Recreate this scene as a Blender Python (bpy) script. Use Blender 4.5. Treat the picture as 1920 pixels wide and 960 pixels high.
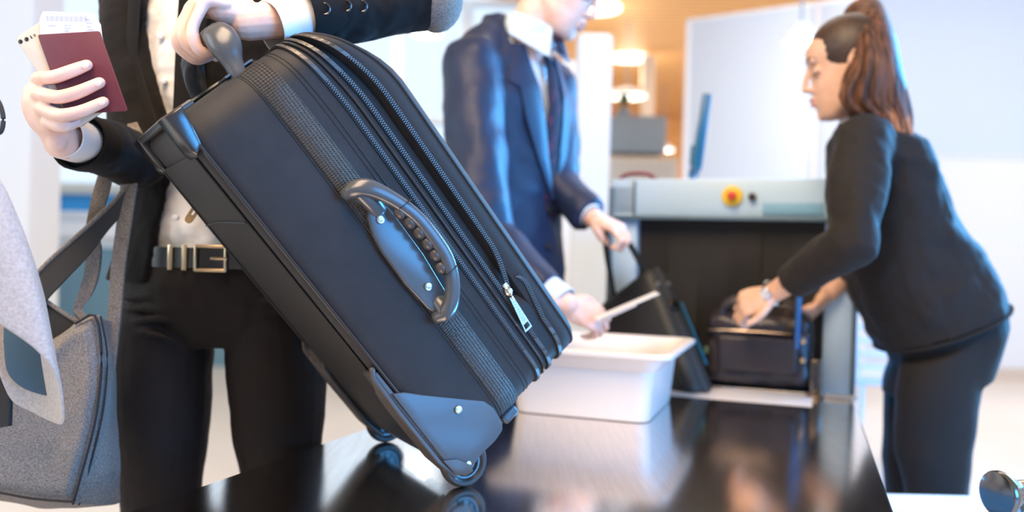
import bpy, bmesh, math, random
from mathutils import Vector, Matrix
random.seed(7)
for o in list(bpy.data.objects): bpy.data.objects.remove(o)
SC = bpy.context.scene
COL = SC.collection
# ------------------------------------------------------------------ camera
FPX = 1600.0
CAMH = 1.0075
RHO = math.radians(1.5)
PITCH = math.radians(-0.36)
CR = Matrix.Rotation(math.pi/2 + PITCH, 3, 'X') @ Matrix.Rotation(RHO, 3, 'Z')
CC = Vector((0, 0, CAMH))
camd = bpy.data.cameras.new('camera')
camd.lens = 30.0; camd.sensor_width = 36.0; camd.clip_end = 200; camd.clip_start = 0.05
camd.dof.use_dof = True; camd.dof.focus_distance = 1.2; camd.dof.aperture_fstop = 1.9
cam = bpy.data.objects.new('camera', camd); COL.objects.link(cam)
cam.matrix_world = Matrix.Translation(CC) @ CR.to_4x4()
SC.camera = cam
# ------------------------------------------------------------------ world, lights, exposure
SC.view_settings.view_transform = 'Standard'; SC.view_settings.look = 'None'
SC.view_settings.gamma = 1.0; SC.view_settings.use_curve_mapping = False
SC.view_settings.exposure = 0.30
w = bpy.data.worlds.new('world'); SC.world = w; w.use_nodes = True
bg = w.node_tree.nodes['Background']
bg.inputs[0].default_value = (0.80, 0.90, 1.0, 1); bg.inputs[1].default_value = 1.05
def area(name, loc, target, sx, sy, power, color):
    l = bpy.data.lights.new(name, 'AREA'); l.shape = 'RECTANGLE'; l.size = sx; l.size_y = sy
    l.energy = power; l.color = color
    o = bpy.data.objects.new(name, l); COL.objects.link(o); o.location = loc
    o.rotation_euler = (Vector(target)-Vector(loc)).to_track_quat('-Z', 'Y').to_euler()
    return o
area('window_daylight', (4.6, -2.2, 1.9), (0.3, 1.6, 0.9), 3.0, 2.4, 350, (0.06, 0.40, 1.0))
area('window_daylight_left', (-3.6, 0.2, 2.2), (-0.3, 1.6, 0.9), 2.2, 2.4, 45, (0.75, 0.9, 1.0))
area('window_daylight_side', (4.3, 3.7, 2.4), (1.15, 2.2, 1.05), 1.6, 1.6, 72, (0.07, 0.45, 1.0)).data.spread = math.radians(50)  # added rim lamp out of view, gives the officer's back its blue edge
area('ceiling_light', (-0.4, 0.4, 3.3), (-0.1, 1.6, 0.9), 1.2, 2.2, 120, (1.0, 0.74, 0.50))
area('ceiling_light_rear', (4.2, 4.6, 3.55), (4.2, 6.0, 0.0), 3.0, 2.0, 140, (1.0, 0.90, 0.80))  # added fill lamp without a fitting, brightens the right wall
area('ceiling_light_mid', (1.3, 4.0, 3.57), (1.4, 4.4, 0.0), 2.0, 1.2, 34, (1.0, 0.95, 0.90))  # added fill lamp that brightens the frosted partition
area('ceiling_light_far', (4.2, 10.5, 3.4), (3.0, 11.0, 0.0), 3.0, 4.0, 260, (1.0, 0.86, 0.70))  # fill lamp hidden behind the partition, added to brighten the far wood
# ------------------------------------------------------------------ camera ray helpers (give world points at a true depth)
def ray(px, py):
    return CR @ Vector(((px-960)/FPX, -(py-480)/FPX, -1.0))
def P(px, py, Y):
    d = ray(px, py); return CC + d*(Y/d.y)
def G(px, py, z=0.65):
    d = ray(px, py); return CC + d*((z-CAMH)/d.z)
# ------------------------------------------------------------------ materials
def mat(name, color, rough=0.6, metal=0.0, bump=None, spec=0.5, col2=None, cscale=40, emit=None, sheen=0, coat=0, trans=0, alpha=1, detail=3, stretch=(1,1,1), cfac=(0.35, 0.65), aniso=0):
    m = bpy.data.materials.new(name); m.use_nodes = True
    nt = m.node_tree; b = nt.nodes['Principled BSDF']
    b.inputs['Base Color'].default_value = (*color, 1)
    b.inputs['Roughness'].default_value = rough; b.inputs['Metallic'].default_value = metal
    b.inputs['Specular IOR Level'].default_value = spec
    b.inputs['Sheen Weight'].default_value = sheen
    b.inputs['Coat Weight'].default_value = coat
    b.inputs['Transmission Weight'].default_value = trans
    b.inputs['Alpha'].default_value = alpha
    b.inputs['Anisotropic'].default_value = aniso
    tc = nt.nodes.new('ShaderNodeTexCoord'); mp = nt.nodes.new('ShaderNodeMapping')
    mp.inputs['Scale'].default_value = stretch
    nt.links.new(tc.outputs['Object'], mp.inputs['Vector'])
    if col2:
        n = nt.nodes.new('ShaderNodeTexNoise'); n.inputs['Scale'].default_value = cscale; n.inputs['Detail'].default_value = detail
        nt.links.new(mp.outputs[0], n.inputs['Vector'])
        r = nt.nodes.new('ShaderNodeValToRGB')
        r.color_ramp.elements[0].position = cfac[0]; r.color_ramp.elements[1].position = cfac[1]
        r.color_ramp.elements[0].color = (*color, 1); r.color_ramp.elements[1].color = (*col2, 1)
        nt.links.new(n.outputs['Fac'], r.inputs[0]); nt.links.new(r.outputs[0], b.inputs['Base Color'])
    if bump:
        sc, st = bump[0], bump[1]
        n2 = nt.nodes.new('ShaderNodeTexNoise'); n2.inputs['Scale'].default_value = sc; n2.inputs['Detail'].default_value = 4
        nt.links.new(mp.outputs[0], n2.inputs['Vector'])
        bp = nt.nodes.new('ShaderNodeBump'); bp.inputs['Strength'].default_value = st
        bp.inputs['Distance'].default_value = bump[2] if len(bump) > 2 else 0.002
        nt.links.new(n2.outputs['Fac'], bp.inputs['Height']); nt.links.new(bp.outputs[0], b.inputs['Normal'])
    if emit:
        b.inputs['Emission Color'].default_value = (*emit[0], 1); b.inputs['Emission Strength'].default_value = emit[1]
    return m
def wave_bump(m, scale, axis, strength=0.5, dist=0.001, second=None):
    nt = m.node_tree; b = nt.nodes['Principled BSDF']
    tc = nt.nodes.new('ShaderNodeTexCoord')
    def wv(ax, sc):
        w_ = nt.nodes.new('ShaderNodeTexWave'); w_.wave_type = 'BANDS'; w_.bands_direction = ax
        w_.inputs['Scale'].default_value = sc; w_.inputs['Distortion'].default_value = 0.6
        w_.inputs['Detail Scale'].default_value = 30
        nt.links.new(tc.outputs['Object'], w_.inputs['Vector']); return w_
    a = wv(axis, scale); out = a.outputs['Fac']
    if second:
        c = wv(second[0], second[1]); mx = nt.nodes.new('ShaderNodeMath'); mx.operation = 'MULTIPLY'
        nt.links.new(a.outputs['Fac'], mx.inputs[0]); nt.links.new(c.outputs['Fac'], mx.inputs[1]); out = mx.outputs[0]
    bp = nt.nodes.new('ShaderNodeBump'); bp.inputs['Strength'].default_value = strength; bp.inputs['Distance'].default_value = dist
    nt.links.new(out, bp.inputs['Height']); nt.links.new(bp.outputs[0], b.inputs['Normal'])
    return m
M = {}
M['floor'] = mat('pale_floor', (0.74, 0.70, 0.66), 0.28, col2=(0.82, 0.79, 0.76), cscale=0.8, bump=(6, .1))
M['white'] = mat('white_paint', (0.74, 0.77, 0.80), 0.6, bump=(90, .05))
M['wallblue'] = mat('pale_blue_panel', (0.58, 0.68, 0.80), 0.45, bump=(60, .04))
M['frost'] = mat('frosted_panel', (0.60, 0.66, 0.74), 0.4, bump=(50, .04))
M['beige'] = mat('beige_trim', (0.62, 0.52, 0.42), 0.5, bump=(60, .1))
M['greypaint'] = mat('grey_paint', (0.22, 0.28, 0.36), 0.5, bump=(60, .06))
M['machine'] = mat('machine_blue_grey', (0.48, 0.67, 0.86), 0.42, bump=(120, .05))
M['machine2'] = mat('machine_dark_trim', (0.10, 0.17, 0.23), 0.4, bump=(120, .05))
M['black'] = mat('black_rubber', (0.022, 0.020, 0.020), 0.5, bump=(200, .1))
M['rubber'] = mat('curtain_rubber', (0.009, 0.008, 0.008), 0.65, bump=(30, .15))
M['chrome'] = mat('polished_metal', (0.80, 0.77, 0.73), 0.18, 1.0, bump=(300, .03))
M['brass'] = mat('pale_gold_metal', (0.72, 0.56, 0.36), 0.28, 1.0, bump=(300, .04))
M['darkchrome'] = mat('dark_chrome', (0.20, 0.17, 0.15), 0.2, 1.0, bump=(300, .03))
M['steel'] = mat('brushed_steel', (0.80, 0.73, 0.68), 0.13, 1.0, col2=(0.88, 0.81, 0.76), cscale=14, bump=(150, .10, .0004), stretch=(9, .5, 1))
M['steeledge'] = mat('steel_edge', (0.62, 0.58, 0.55), 0.3, 1.0, bump=(200, .05))
M['bin'] = mat('white_bin_plastic', (0.80, 0.775, 0.76), 0.35, spec=.5, bump=(40, .04))
M['skin'] = mat('light_skin', (0.80, 0.50, 0.40), 0.45, col2=(0.86, 0.60, 0.50), cscale=35, bump=(260, .15, .0008))
M['skin'].node_tree.nodes['Principled BSDF'].inputs['Subsurface Weight'].default_value = 0.12
M['skin'].node_tree.nodes['Principled BSDF'].inputs['Subsurface Radius'].default_value = (0.012, 0.005, 0.003)
M['skin2'] = mat('tan_skin', (0.68, 0.40, 0.27), 0.45, col2=(0.75, 0.47, 0.34), cscale=35, bump=(260, .15, .0008))
M['nail'] = mat('fingernail', (0.84, 0.60, 0.54), 0.25, spec=.6, bump=(90, .04))
M['blazer'] = mat('black_wool', (0.008, 0.0065, 0.0065), 0.9, sheen=.04, spec=.2, bump=(700, .35, .001))
M['trouser'] = mat('black_twill', (0.014, 0.0095, 0.0080), 0.7, spec=.22, bump=(900, .2, .0008))
M['blazer2'] = mat('charcoal_wool', (0.016, 0.0135, 0.013), 0.8, sheen=.05, spec=.3, bump=(500, .3, .001))
M['navy'] = mat('navy_wool', (0.008, 0.020, 0.060), 0.5, sheen=.04, spec=.4, bump=(600, .3, .001))
M['lining'] = mat('blue_grey_lining', (0.035, 0.085, 0.14), 0.6, bump=(200, .2))  # shade of the coat fold put into a dark blue colour
M['shirt'] = mat('white_cotton', (0.80, 0.78, 0.78), 0.7, bump=(300, .2, .001))
M['shirtblue'] = mat('pale_blue_cotton', (0.62, 0.74, 0.86), 0.7, bump=(300, .2, .001))
M['tie'] = mat('dark_tie', (0.022, 0.014, 0.028), 0.75, spec=.2, col2=(0.10, 0.02, 0.045), cscale=45, cfac=(.55, .65), bump=(300, .15))
M['hair'] = mat('brown_hair', (0.045, 0.020, 0.012), 0.55, spec=.25, col2=(0.20, 0.085, 0.045), cscale=9, stretch=(9, 9, .9), bump=(40, .6, .003), cfac=(.35, .7))
M['hairdark'] = mat('dark_brown_hair', (0.030, 0.015, 0.010), 0.45, col2=(0.06, 0.030, 0.018), cscale=20, stretch=(1, 8, 6), bump=(60, .4, .002))
M['hairtip'] = mat('copper_hair', (0.28, 0.10, 0.04), 0.55, spec=.25, col2=(0.55, 0.24, 0.10), cscale=9, stretch=(9, 9, .9), bump=(40, .6, .003))
M['lip'] = mat('lip_pink', (0.58, 0.22, 0.20), 0.4, bump=(200, .1))
M['brow'] = mat('eyebrow_brown', (0.07, 0.035, 0.02), 0.8, bump=(300, .4))
M['felt'] = mat('grey_felt', (0.13, 0.108, 0.094), 0.95, sheen=.08, col2=(0.27, 0.232, 0.205), cscale=420, detail=6, bump=(350, .6, .0015))
M['coat'] = mat('pale_wool', (0.40, 0.355, 0.34), 0.95, sheen=.15, col2=(0.50, 0.455, 0.44), cscale=240, detail=6, bump=(400, .6, .0015))
M['casefab'] = mat('case_nylon', (0.014, 0.0135, 0.015), 0.62, sheen=.05, col2=(0.019, 0.018, 0.020), spec=.35, cscale=26, bump=(900, .45, .0009))
M['casefab2'] = mat('case_nylon_pocket', (0.020, 0.0195, 0.021), 0.62, sheen=.06, spec=.35, bump=(900, .45, .0009))
M['caseback'] = mat('case_back_nylon', (0.012, 0.010, 0.010), 0.6, bump=(700, .3, .0009))
M['web'] = wave_bump(mat('case_webbing', (0.040, 0.035, 0.033), 0.6), 0.0, 'X')
M['gusset'] = mat('case_gusset', (0.012, 0.011, 0.012), 0.6, bump=(500, .3, .001))
M['piping'] = mat('glossy_piping', (0.020, 0.020, 0.023), 0.22, spec=.8, bump=(200, .05))
M['hplastic'] = mat('grey_plastic', (0.070, 0.075, 0.082), 0.25, spec=.5, bump=(700, .12, .0006))
M['guard'] = mat('guard_plastic', (0.060, 0.070, 0.084), 0.36, spec=.5, bump=(500, .15, .0006))
M['skid'] = mat('skid_plastic', (0.060, 0.050, 0.045), 0.4, spec=.5, bump=(500, .1, .0006))
M['zip'] = mat('zip_teeth', (0.10, 0.093, 0.088), 0.42, .4, bump=(600, .05))
M['ziptape'] = mat('zip_tape', (0.018, 0.017, 0.018), 0.7, bump=(900, .4, .0008))
M['passport'] = mat('burgundy_cover', (0.125, 0.022, 0.038), 0.5, bump=(500, .4, .0008))
M['paper'] = mat('paper', (0.66, 0.69, 0.76), 0.6, bump=(80, .05))
M['print'] = mat('grey_print', (0.42, 0.46, 0.56), 0.6, bump=(80, .05))
M['phone'] = mat('cream_phone', (0.60, 0.53, 0.45), 0.25, spec=.6, bump=(80, .03))
M['lampw'] = mat('lamp_diffuser', (0.9, 0.9, 0.9), 0.5, emit=((1, .97, .92), 2.2))
M['lampshade'] = mat('lamp_shade', (0.8, 0.82, 0.85), 0.4, bump=(80, .05))
M['yellow'] = mat('yellow_plastic', (0.85, 0.55, 0.03), 0.4, bump=(80, .05))
M['red'] = mat('red_plastic', (0.62, 0.05, 0.03), 0.35, bump=(80, .05))
M['maroon'] = mat('maroon_plastic', (0.22, 0.04, 0.05), 0.5, bump=(80, .05))
M['bluepl'] = mat('blue_plastic', (0.02, 0.12, 0.34), 0.4, bump=(80, .05))
M['screen'] = mat('blue_monitor_shell', (0.01, 0.13, 0.24), 0.35, bump=(80, .05))
M['sticker'] = mat('blue_label', (0.20, 0.42, 0.60), 0.5, bump=(80, .05))
M['case2'] = mat('olive_black_hardshell', (0.026, 0.027, 0.024), 0.6, bump=(120, .2))
M['case2e'] = mat('grey_shell_edge', (0.040, 0.042, 0.046), 0.45, bump=(120, .1))
M['bagdark'] = mat('dark_leather', (0.028, 0.022, 0.026), 0.35, bump=(60, .4, .003))
M['bluebld'] = mat('blue_cladding', (0.015, 0.25, 0.55), 0.5, bump=(5, .1))
M['tealpanel'] = mat('teal_grey_panel', (0.13, 0.26, 0.34), 0.5, bump=(5, .1))
M['glass'] = mat('clear_glass', (0.85, 0.93, 1.0), 0.03, trans=1.0)
M['glass'].node_tree.nodes['Principled BSDF'].inputs['IOR'].default_value = 1.05
M['leaf'] = mat('leaf_green', (0.07, 0.12, 0.06), 0.6, bump=(60, .2))
M['orange'] = mat('orange_wood', (0.72, 0.36, 0.12), 0.5, col2=(0.82, 0.46, 0.19), cscale=3, stretch=(.5, 6, 6), bump=(40, .1))
# wood slat ceiling: planks run across the hall
def ceiling_mat():
    m = mat('wood_slats', (0.80, 0.47, 0.20), 0.5)
    nt = m.node_tree; b = nt.nodes['Principled BSDF']
    tc = nt.nodes.new('ShaderNodeTexCoord')
    wv = nt.nodes.new('ShaderNodeTexWave'); wv.bands_direction = 'Y'; wv.inputs['Scale'].default_value = 2.2
    wv.inputs['Distortion'].default_value = 0.1
    nt.links.new(tc.outputs['Object'], wv.inputs['Vector'])
    r = nt.nodes.new('ShaderNodeValToRGB')
    r.color_ramp.elements[0].position = 0.05; r.color_ramp.elements[0].color = (0.52, 0.25, 0.09, 1)
    r.color_ramp.elements[1].position = 0.35; r.color_ramp.elements[1].color = (0.86, 0.53, 0.25, 1)
    nt.links.new(wv.outputs['Fac'], r.inputs[0]); nt.links.new(r.outputs[0], b.inputs['Base Color'])
    bp = nt.nodes.new('ShaderNodeBump'); bp.inputs['Distance'].default_value = 0.02
    nt.links.new(wv.outputs['Fac'], bp.inputs['Height']); nt.links.new(bp.outputs[0], b.inputs['Normal'])
    return m
M['ceiling'] = ceiling_mat()
# woven webbing with ribs along and across
def web_mat():
    m = mat('woven_webbing', (0.030, 0.026, 0.025), 0.5)
    return wave_bump(m, 84, 'X', 1.0, 0.0045, ('Y', 66))
M['web'] = web_mat()
# ------------------------------------------------------------------ mesh helpers
def nrm(v):
    v = Vector(v); return v.normalized()
def frame(t, ref):
    t = nrm(t); s = Vector(ref) - t*t.dot(Vector(ref))
    if s.length < 1e-5: s = Vector((1, 0, 0)) - t*t.x
    s.normalize(); return t, s, t.cross(s)
def crom(pts, n=6):
    """Catmull-Rom resample of tuples (position + extra values)."""
    pts = [tuple(p) for p in pts]
    q = [tuple(2*a-b for a, b in zip(pts[0], pts[1]))] + pts + [tuple(2*a-b for a, b in zip(pts[-1], pts[-2]))]
    out = []
    for i in range(1, len(q)-2):
        for k in range(n):
            t = k/n; r = []
            for a, b, c, d in zip(q[i-1], q[i], q[i+1], q[i+2]):
                r.append(0.5*((2*b)+(-a+c)*t+(2*a-5*b+4*c-d)*t*t+(-a+3*b-3*c+d)*t**3))
            out.append(tuple(r))
    out.append(pts[-1]); return out
class MB:
    def __init__(s): s.v = []; s.f = []; s.m = []
    def add(s, vs, fs, mi=0):
        o = len(s.v); s.v += [Vector(x) for x in vs]
        s.f += [tuple(i+o for i in f) for f in fs]; s.m += [mi]*len(fs); return s
    def rings(s, rings, caps=True, closed=True, mi=0):
        n = len(rings[0]); vs = [p for r in rings for p in r]; fs = []
        for i in range(len(rings)-1):
            for j in range(n if closed else n-1):
                k = (j+1) % n
                fs.append((i*n+j, i*n+k, (i+1)*n+k, (i+1)*n+j))
        if caps:
            fs.append(tuple(range(n-1, -1, -1))); fs.append(tuple((len(rings)-1)*n+j for j in range(n)))
        return s.add(vs, fs, mi)
    def tube(s, path, rad, ref=(0, 0, 1), n=14, rounded=True, smooth=0, mi=0, power=2.0):
        """path of points, rad = list of r or (r_ref, r_other)"""
        path = [Vector(p) for p in path]
        if not isinstance(rad, (list, tuple)): rad = [rad]*len(path)
        if isinstance(rad, tuple): rad = [rad]*len(path)
        rad = [(r, r) if not isinstance(r, (tuple, list)) else tuple(r) for r in rad]
        if smooth:
            d = crom([(*p, *r) for p, r in zip(path, rad)], smooth)
            path = [Vector(x[:3]) for x in d]; rad = [x[3:5] for x in d]
        R = []
        N = len(path)
        def ring(c, t, ra, rb):
            t, a, b = frame(t, ref); o = []
            for k in range(n):
                th = 2*math.pi*k/n; cx, sx = math.cos(th), math.sin(th)
                if power != 2.0:
                    cx = math.copysign(abs(cx)**(2/power), cx); sx = math.copysign(abs(sx)**(2/power), sx)
                o.append(c + a*(ra*cx) + b*(rb*sx))
            return o
        for i in range(N):
            t = path[min(i+1, N-1)] - path[max(i-1, 0)]
            if t.length < 1e-9: t = Vector((0, 0, 1))
            ra, rb = rad[i]
            if rounded and i == 0:
                tn = nrm(path[1]-path[0]); m_ = min(ra, rb)
                for a in (80, 55, 28):
                    c, q = math.cos(math.radians(a)), math.sin(math.radians(a))
                    R.append(ring(path[0]-tn*m_*q, tn, ra*c, rb*c))
            R.append(ring(path[i], t, ra, rb))
            if rounded and i == N-1:
                tn = nrm(path[-1]-path[-2]); m_ = min(ra, rb)
                for a in (28, 55, 80):
                    c, q = math.cos(math.radians(a)), math.sin(math.radians(a))
                    R.append(ring(path[-1]+tn*m_*q, tn, ra*c, rb*c))
        return s.rings(R, mi=mi)
    def ell(s, c, ax, r, n=16, mi=0):
        """ellipsoid: centre, (x,y,z) axes, radii"""
        c = Vector(c); X, Y, Z = [nrm(a) for a in ax]; R = []
        for i in range(n//2+1):
            ph = math.pi*i/(n//2); ph = min(max(ph, .12), math.pi-.12)
            R.append([c + X*(r[0]*math.sin(ph)*math.cos(2*math.pi*k/n)) + Y*(r[1]*math.sin(ph)*math.sin(2*math.pi*k/n)) - Z*(r[2]*math.cos(ph)) for k in range(n)])
        return s.rings(R, mi=mi)
    def box(s, c, ax, size, bev=0.0, seg=2, mi=0):
        bm = bmesh.new(); bmesh.ops.create_cube(bm, size=1.0)
        for v in bm.verts: v.co = Vector((v.co.x*size[0], v.co.y*size[1], v.co.z*size[2]))
        if bev > 0:
            bmesh.ops.bevel(bm, geom=bm.edges[:], offset=bev, segments=seg, profile=0.5, affect='EDGES')
        X, Y, Z = [nrm(a) for a in ax]; c = Vector(c)
        bm.verts.ensure_lookup_table()
        vs = [c + X*v.co.x + Y*v.co.y + Z*v.co.z for v in bm.verts]
        fs = [tuple(v.index for v in f.verts) for f in bm.faces]
        bm.free(); return s.add(vs, fs, mi)
    def prism(s, pts, off, bev=0.0, seg=2, mi=0):
        """closed planar 3D outline extruded by vector off, bevelled"""
        bm = bmesh.new(); a = [bm.verts.new(Vector(p)) for p in pts]; b = [bm.verts.new(Vector(p)+Vector(off)) for p in pts]
        n = len(pts)
        bm.faces.new(a[::-1]); bm.faces.new(b)
        for i in range(n): bm.faces.new((a[i], a[(i+1) % n], b[(i+1) % n], b[i]))
        bmesh.ops.recalc_face_normals(bm, faces=bm.faces[:])
        if bev > 0:
            es = [e for e in bm.edges if not (len(set([v.index for v in e.verts])) and abs((e.verts[0].co-e.verts[1].co).normalized().dot(nrm(off))) > .99)]
            bmesh.ops.bevel(bm, geom=es, offset=bev, segments=seg, profile=0.5, affect='EDGES')
        bm.verts.index_update()
        vs = [v.co.copy() for v in bm.verts]; fs = [tuple(v.index for v in f.verts) for f in bm.faces]
        bm.free(); return s.add(vs, fs, mi)
    def cyl(s, a, b, r, n=24, r2=None, bev=0.0, mi=0):
        a, b = Vector(a), Vector(b); t = nrm(b-a); r2 = r if r2 is None else r2
        ref = (0, 0, 1) if abs(t.z) < .9 else (1, 0, 0)
        t, x, y = frame(t, ref); R = []
        def rg(c, q): return [c + x*(q*math.cos(2*math.pi*k/n)) + y*(q*math.sin(2*math.pi*k/n)) for k in range(n)]
        if bev: R += [rg(a, r-bev), rg(a+t*bev*.3, r-bev*.3), rg(a+t*bev, r), rg(b-t*bev, r2), rg(b-t*bev*.3, r2-bev*.3), rg(b, r2-bev)]
        else: R += [rg(a, r), rg(b, r2)]
        return s.rings(R, mi=mi)
    def build(s, name, material, parent=None, smooth=True, base=None, angle=40):
        me = bpy.data.meshes.new(name)
        inv = parent.matrix_world.inverted() if parent is not None else (Matrix.Translation(Vector(base)).inverted() if base is not None else Matrix.Identity(4))
        me.from_pydata([inv @ v for v in s.v], [], s.f)
        mats = material if isinstance(material, (list, tuple)) else [material]
        for m_ in mats: me.materials.append(m_)
        if len(mats) > 1: me.polygons.foreach_set('material_index', s.m)
        bm = bmesh.new(); bm.from_mesh(me); bmesh.ops.recalc_face_normals(bm, faces=bm.faces[:])
        for f in bm.faces: f.smooth = smooth
        if smooth:
            for e in bm.edges:
                if len(e.link_faces) == 2 and e.calc_face_angle(0) > math.radians(angle): e.smooth = False
        bm.to_mesh(me); bm.free()
        o = bpy.data.objects.new(name, me); COL.objects.link(o)
        if parent is not None:
            o.parent = parent
            o.matrix_world = parent.matrix_world.copy()
        elif base is not None: o.matrix_world = Matrix.Translation(Vector(base))
        bpy.context.view_layer.update()
        return o
def remesh(o, vox, smooth_it=6, disp=None, subs=0):
    m = o.modifiers.new('Remesh', 'REMESH'); m.mode = 'VOXEL'; m.voxel_size = vox; m.use_smooth_shade = True
    if smooth_it:
        s_ = o.modifiers.new('Smooth', 'SMOOTH'); s_.factor = 0.5; s_.iterations = smooth_it
    if disp:
        for (sc, st) in disp:
            t = bpy.data.textures.new('folds', 'CLOUDS'); t.noise_scale = sc; t.noise_depth = 1
            d = o.modifiers.new('Displace', 'DISPLACE'); d.texture = t; d.strength = st; d.mid_level = 0.5; d.texture_coords = 'GLOBAL'
    return o
def tag(o, label=None, cat=None, group=None, kind=None):
    if label: o['label'] = label
    if cat: o['category'] = cat
    if group: o['group'] = group
    if kind: o['kind'] = kind
    return o
def thing(name, label, cat, loc=(0, 0, 0), rot=None, group=None):
    o = bpy.data.objects.new(name, None); COL.objects.link(o)
    o.empty_display_size = 0.05
    m = (rot.to_4x4() if rot else Matrix.Identity(4)); o.matrix_world = Matrix.Translation(Vector(loc)) @ m
    bpy.context.view_layer.update()
    return tag(o, label, cat, group)
X3, Y3, Z3 = Vector((1, 0, 0)), Vector((0, 1, 0)), Vector((0, 0, 1))
AX = (X3, Y3, Z3)
# conveyor axes: A runs along the table away from the camera, B across to the right
AZT = math.radians(19.3)
A_ = Vector((math.sin(AZT), math.cos(AZT), 0)); B_ = Vector((math.cos(AZT), -math.sin(AZT), 0))
TAX = (B_, A_, Z3)
TZ = 0.65
def T(a, b, z=0.0): return A_*a + B_*b + Z3*z
# ================================================================== the hall
def struct(name, mb, material, smooth=False):
    o = mb.build(name, material, None, smooth=smooth); o['kind'] = 'structure'; return o
struct('floor', MB().box((0, 6, -0.05), AX, (22, 22, 0.1)), M['floor'])
struct('ceiling', MB().prism([(-4.5, -4.6, 3.61), (11, -4.6, 3.61), (11, 16.6, 3.61), (.35, 16.6, 3.61), (.35, 9.1, 3.61), (-4.5, 7.1, 3.61)], Z3*.1), M['ceiling'])
struct('wall_rear', MB().box((3.2, -4.6, 1.8), AX, (15.6, 0.2, 3.6)), M['beige'])  # unseen wall behind the camera, added to block world light
struct('wall_back', MB().box((5.7, 16.6, 1.8), AX, (10.7, 0.2, 3.6)), M['orange'])
struct('wall_side', MB().box((.35, 12.9, 1.8), AX, (.14, 7.6, 3.6)), M['white'])
# white wall on the right of the hall: lower part white, upper part a pale blue panel
RW = 7.4
struct('wall_right', MB().box((6.04, RW+.1, 1.0), AX, (6.1, 0.2, 1.86)), M['white'])
struct('wall_right_panel', MB().box((6.04, RW+.1, 2.77), AX, (6.1, 0.19, 1.68)), M['wallblue'])
struct('trim_1', MB().box((6.04, RW-.005, 1.925), AX, (6.1, 0.03, 0.022)), M['white'])
struct('baseboard_right', MB().box((6.04, RW-.02, 0.05), AX, (6.1, 0.04, 0.1)), M['beige'])
# frosted partition standing behind the scanner
pa, pb = Vector((1.30, 6.5, 0)), Vector((2.38, 5.78, 0)); pd = nrm(pb-pa); pn = Vector((pd.y, -pd.x, 0))
pt = thing('glass_partition', 'tall frosted white partition panels standing behind the x-ray scanner', 'partition', pa)
L_ = (pb-pa).length
for k, (u0, u1) in enumerate(((0, .93), (.98, L_))):
    c = pa+pd*(u0+u1)/2; mb = MB().box(c+Z3*1.42, (pd, pn, Z3), (u1-u0, .03, 2.7), .004)
    mb.build('panel', M['frost'], pt)
mb = MB()
for u in (0, .955, L_): mb.box(pa+pd*u+Z3*1.4, (pd, pn, Z3), (.035, .045, 2.8), .005)
mb.box(pa+pd*L_/2+Z3*2.785, (pd, pn, Z3), (L_, .045, .03), .005); mb.box(pa+pd*L_/2+Z3*.03, (pd, pn, Z3), (L_, .05, .06), .005)
mb.build('frame', M['bin'], pt)
# glazed wall on the left, far away
def glazing(idx, x0, x1, Y, zs=(0.0, 0.28, 0.98, 1.20, 2.35, 3.6), n=4, wd=.09):
    fr = MB()
    for i in range(n+1):
        x = x0+(x1-x0)*i/n; fr.box((x, Y, 1.8), AX, (wd, .12, 3.6), .01)
    for z in zs[2:]: fr.box(((x0+x1)/2, Y, z), AX, (x1-x0, .10, .07), .008)
    f = fr.build('window_frame', M['white']); f['kind'] = 'structure'; f.name = 'window_%d' % idx
    gl = MB().box(((x0+x1)/2, Y, 2.4), AX, (x1-x0-.02, .012, 2.4))
    g = gl.build('window_pane', M['glass'], f, smooth=False)
    lo = MB().box(((x0+x1)/2, Y, .47), AX, (x1-x0, .05, .94)); lo.build('lower_panel', M['tealpanel'], f, smooth=False)
    si = MB().box(((x0+x1)/2, Y-.08, 1.09), AX, (x1-x0, .2, .13), .01); si.build('window_sill', M['white'], f, smooth=False)
glazing(1, -9.0, -4.25, 7.0, n=3)
glazing(2, -4.25, -2.0, 7.0, n=1)
glazing(3, -2.0, 0.2, 9.0, n=3, wd=.12)
struct('wall_left', MB().box((-4.25, 6.6, 1.8), AX, (.50, .30, 3.6), .02), M['white'])
struct('wall_left_pillar', MB().box((-2.45, 4.2, 1.8), AX, (.30, .30, 3.6), .02), M['white'])
# what stands outside
bo = thing('neighbouring_building', 'bright blue clad low building seen through the left windows', 'building', (-6, 13, 0))
MB().box((-4.5, 13, .85), AX, (9.0, 1.0, 1.7), .02).build('wall', M['bluebld'], bo)
mb = MB()
for z in (1.08, 1.75): mb.box((-4.5, 12.45, z), AX, (9.1, .12, .16), .01)
mb.build('fascia', M['beige'], bo)
for i in range(6): MB().box((-8+i*1.3, 12.48, 1.4), AX, (.10, .05, .5), .01).build('mullion', M['white'], bo)
def pendant(x, y, z, r, label):
    t = thing('pendant_lamp', label, 'lamp', (x, y, z), group=None)
    n = 32
    prof = [(.02, .10), (.06, .095), (r*.5, .075), (r*.9, .045), (r, .02), (r, 0), (r*.97, -.004)]
    R = [[Vector((x+q*math.cos(2*math.pi*k/n), y+q*math.sin(2*math.pi*k/n), z+h)) for k in range(n)] for q, h in prof]
    MB().rings(R).build('lamp_shade', M['lampshade'], t)
    MB().cyl((x, y, z-.012), (x, y, z-.004), r*.95, 32, bev=.003).build('diffuser', M['lampw'], t)
    MB().cyl((x, y, z+.10), (x, y, 3.61), .008, 8).build('cord', M['greypaint'], t)
    l = bpy.data.lights.new('pendant_light', 'POINT'); l.energy = 12; l.color = (1, .88, .7); l.shadow_soft_size = .1
    lo = bpy.data.objects.new('pendant_light', l); COL.objects.link(lo); lo.parent = t; lo.location = (0, 0, -.08)
p = P(1175, 180, 9.5); pendant(p.x, p.y, p.z, .225, 'round white pendant lamp hanging against the orange wood, left of the partition')
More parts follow.
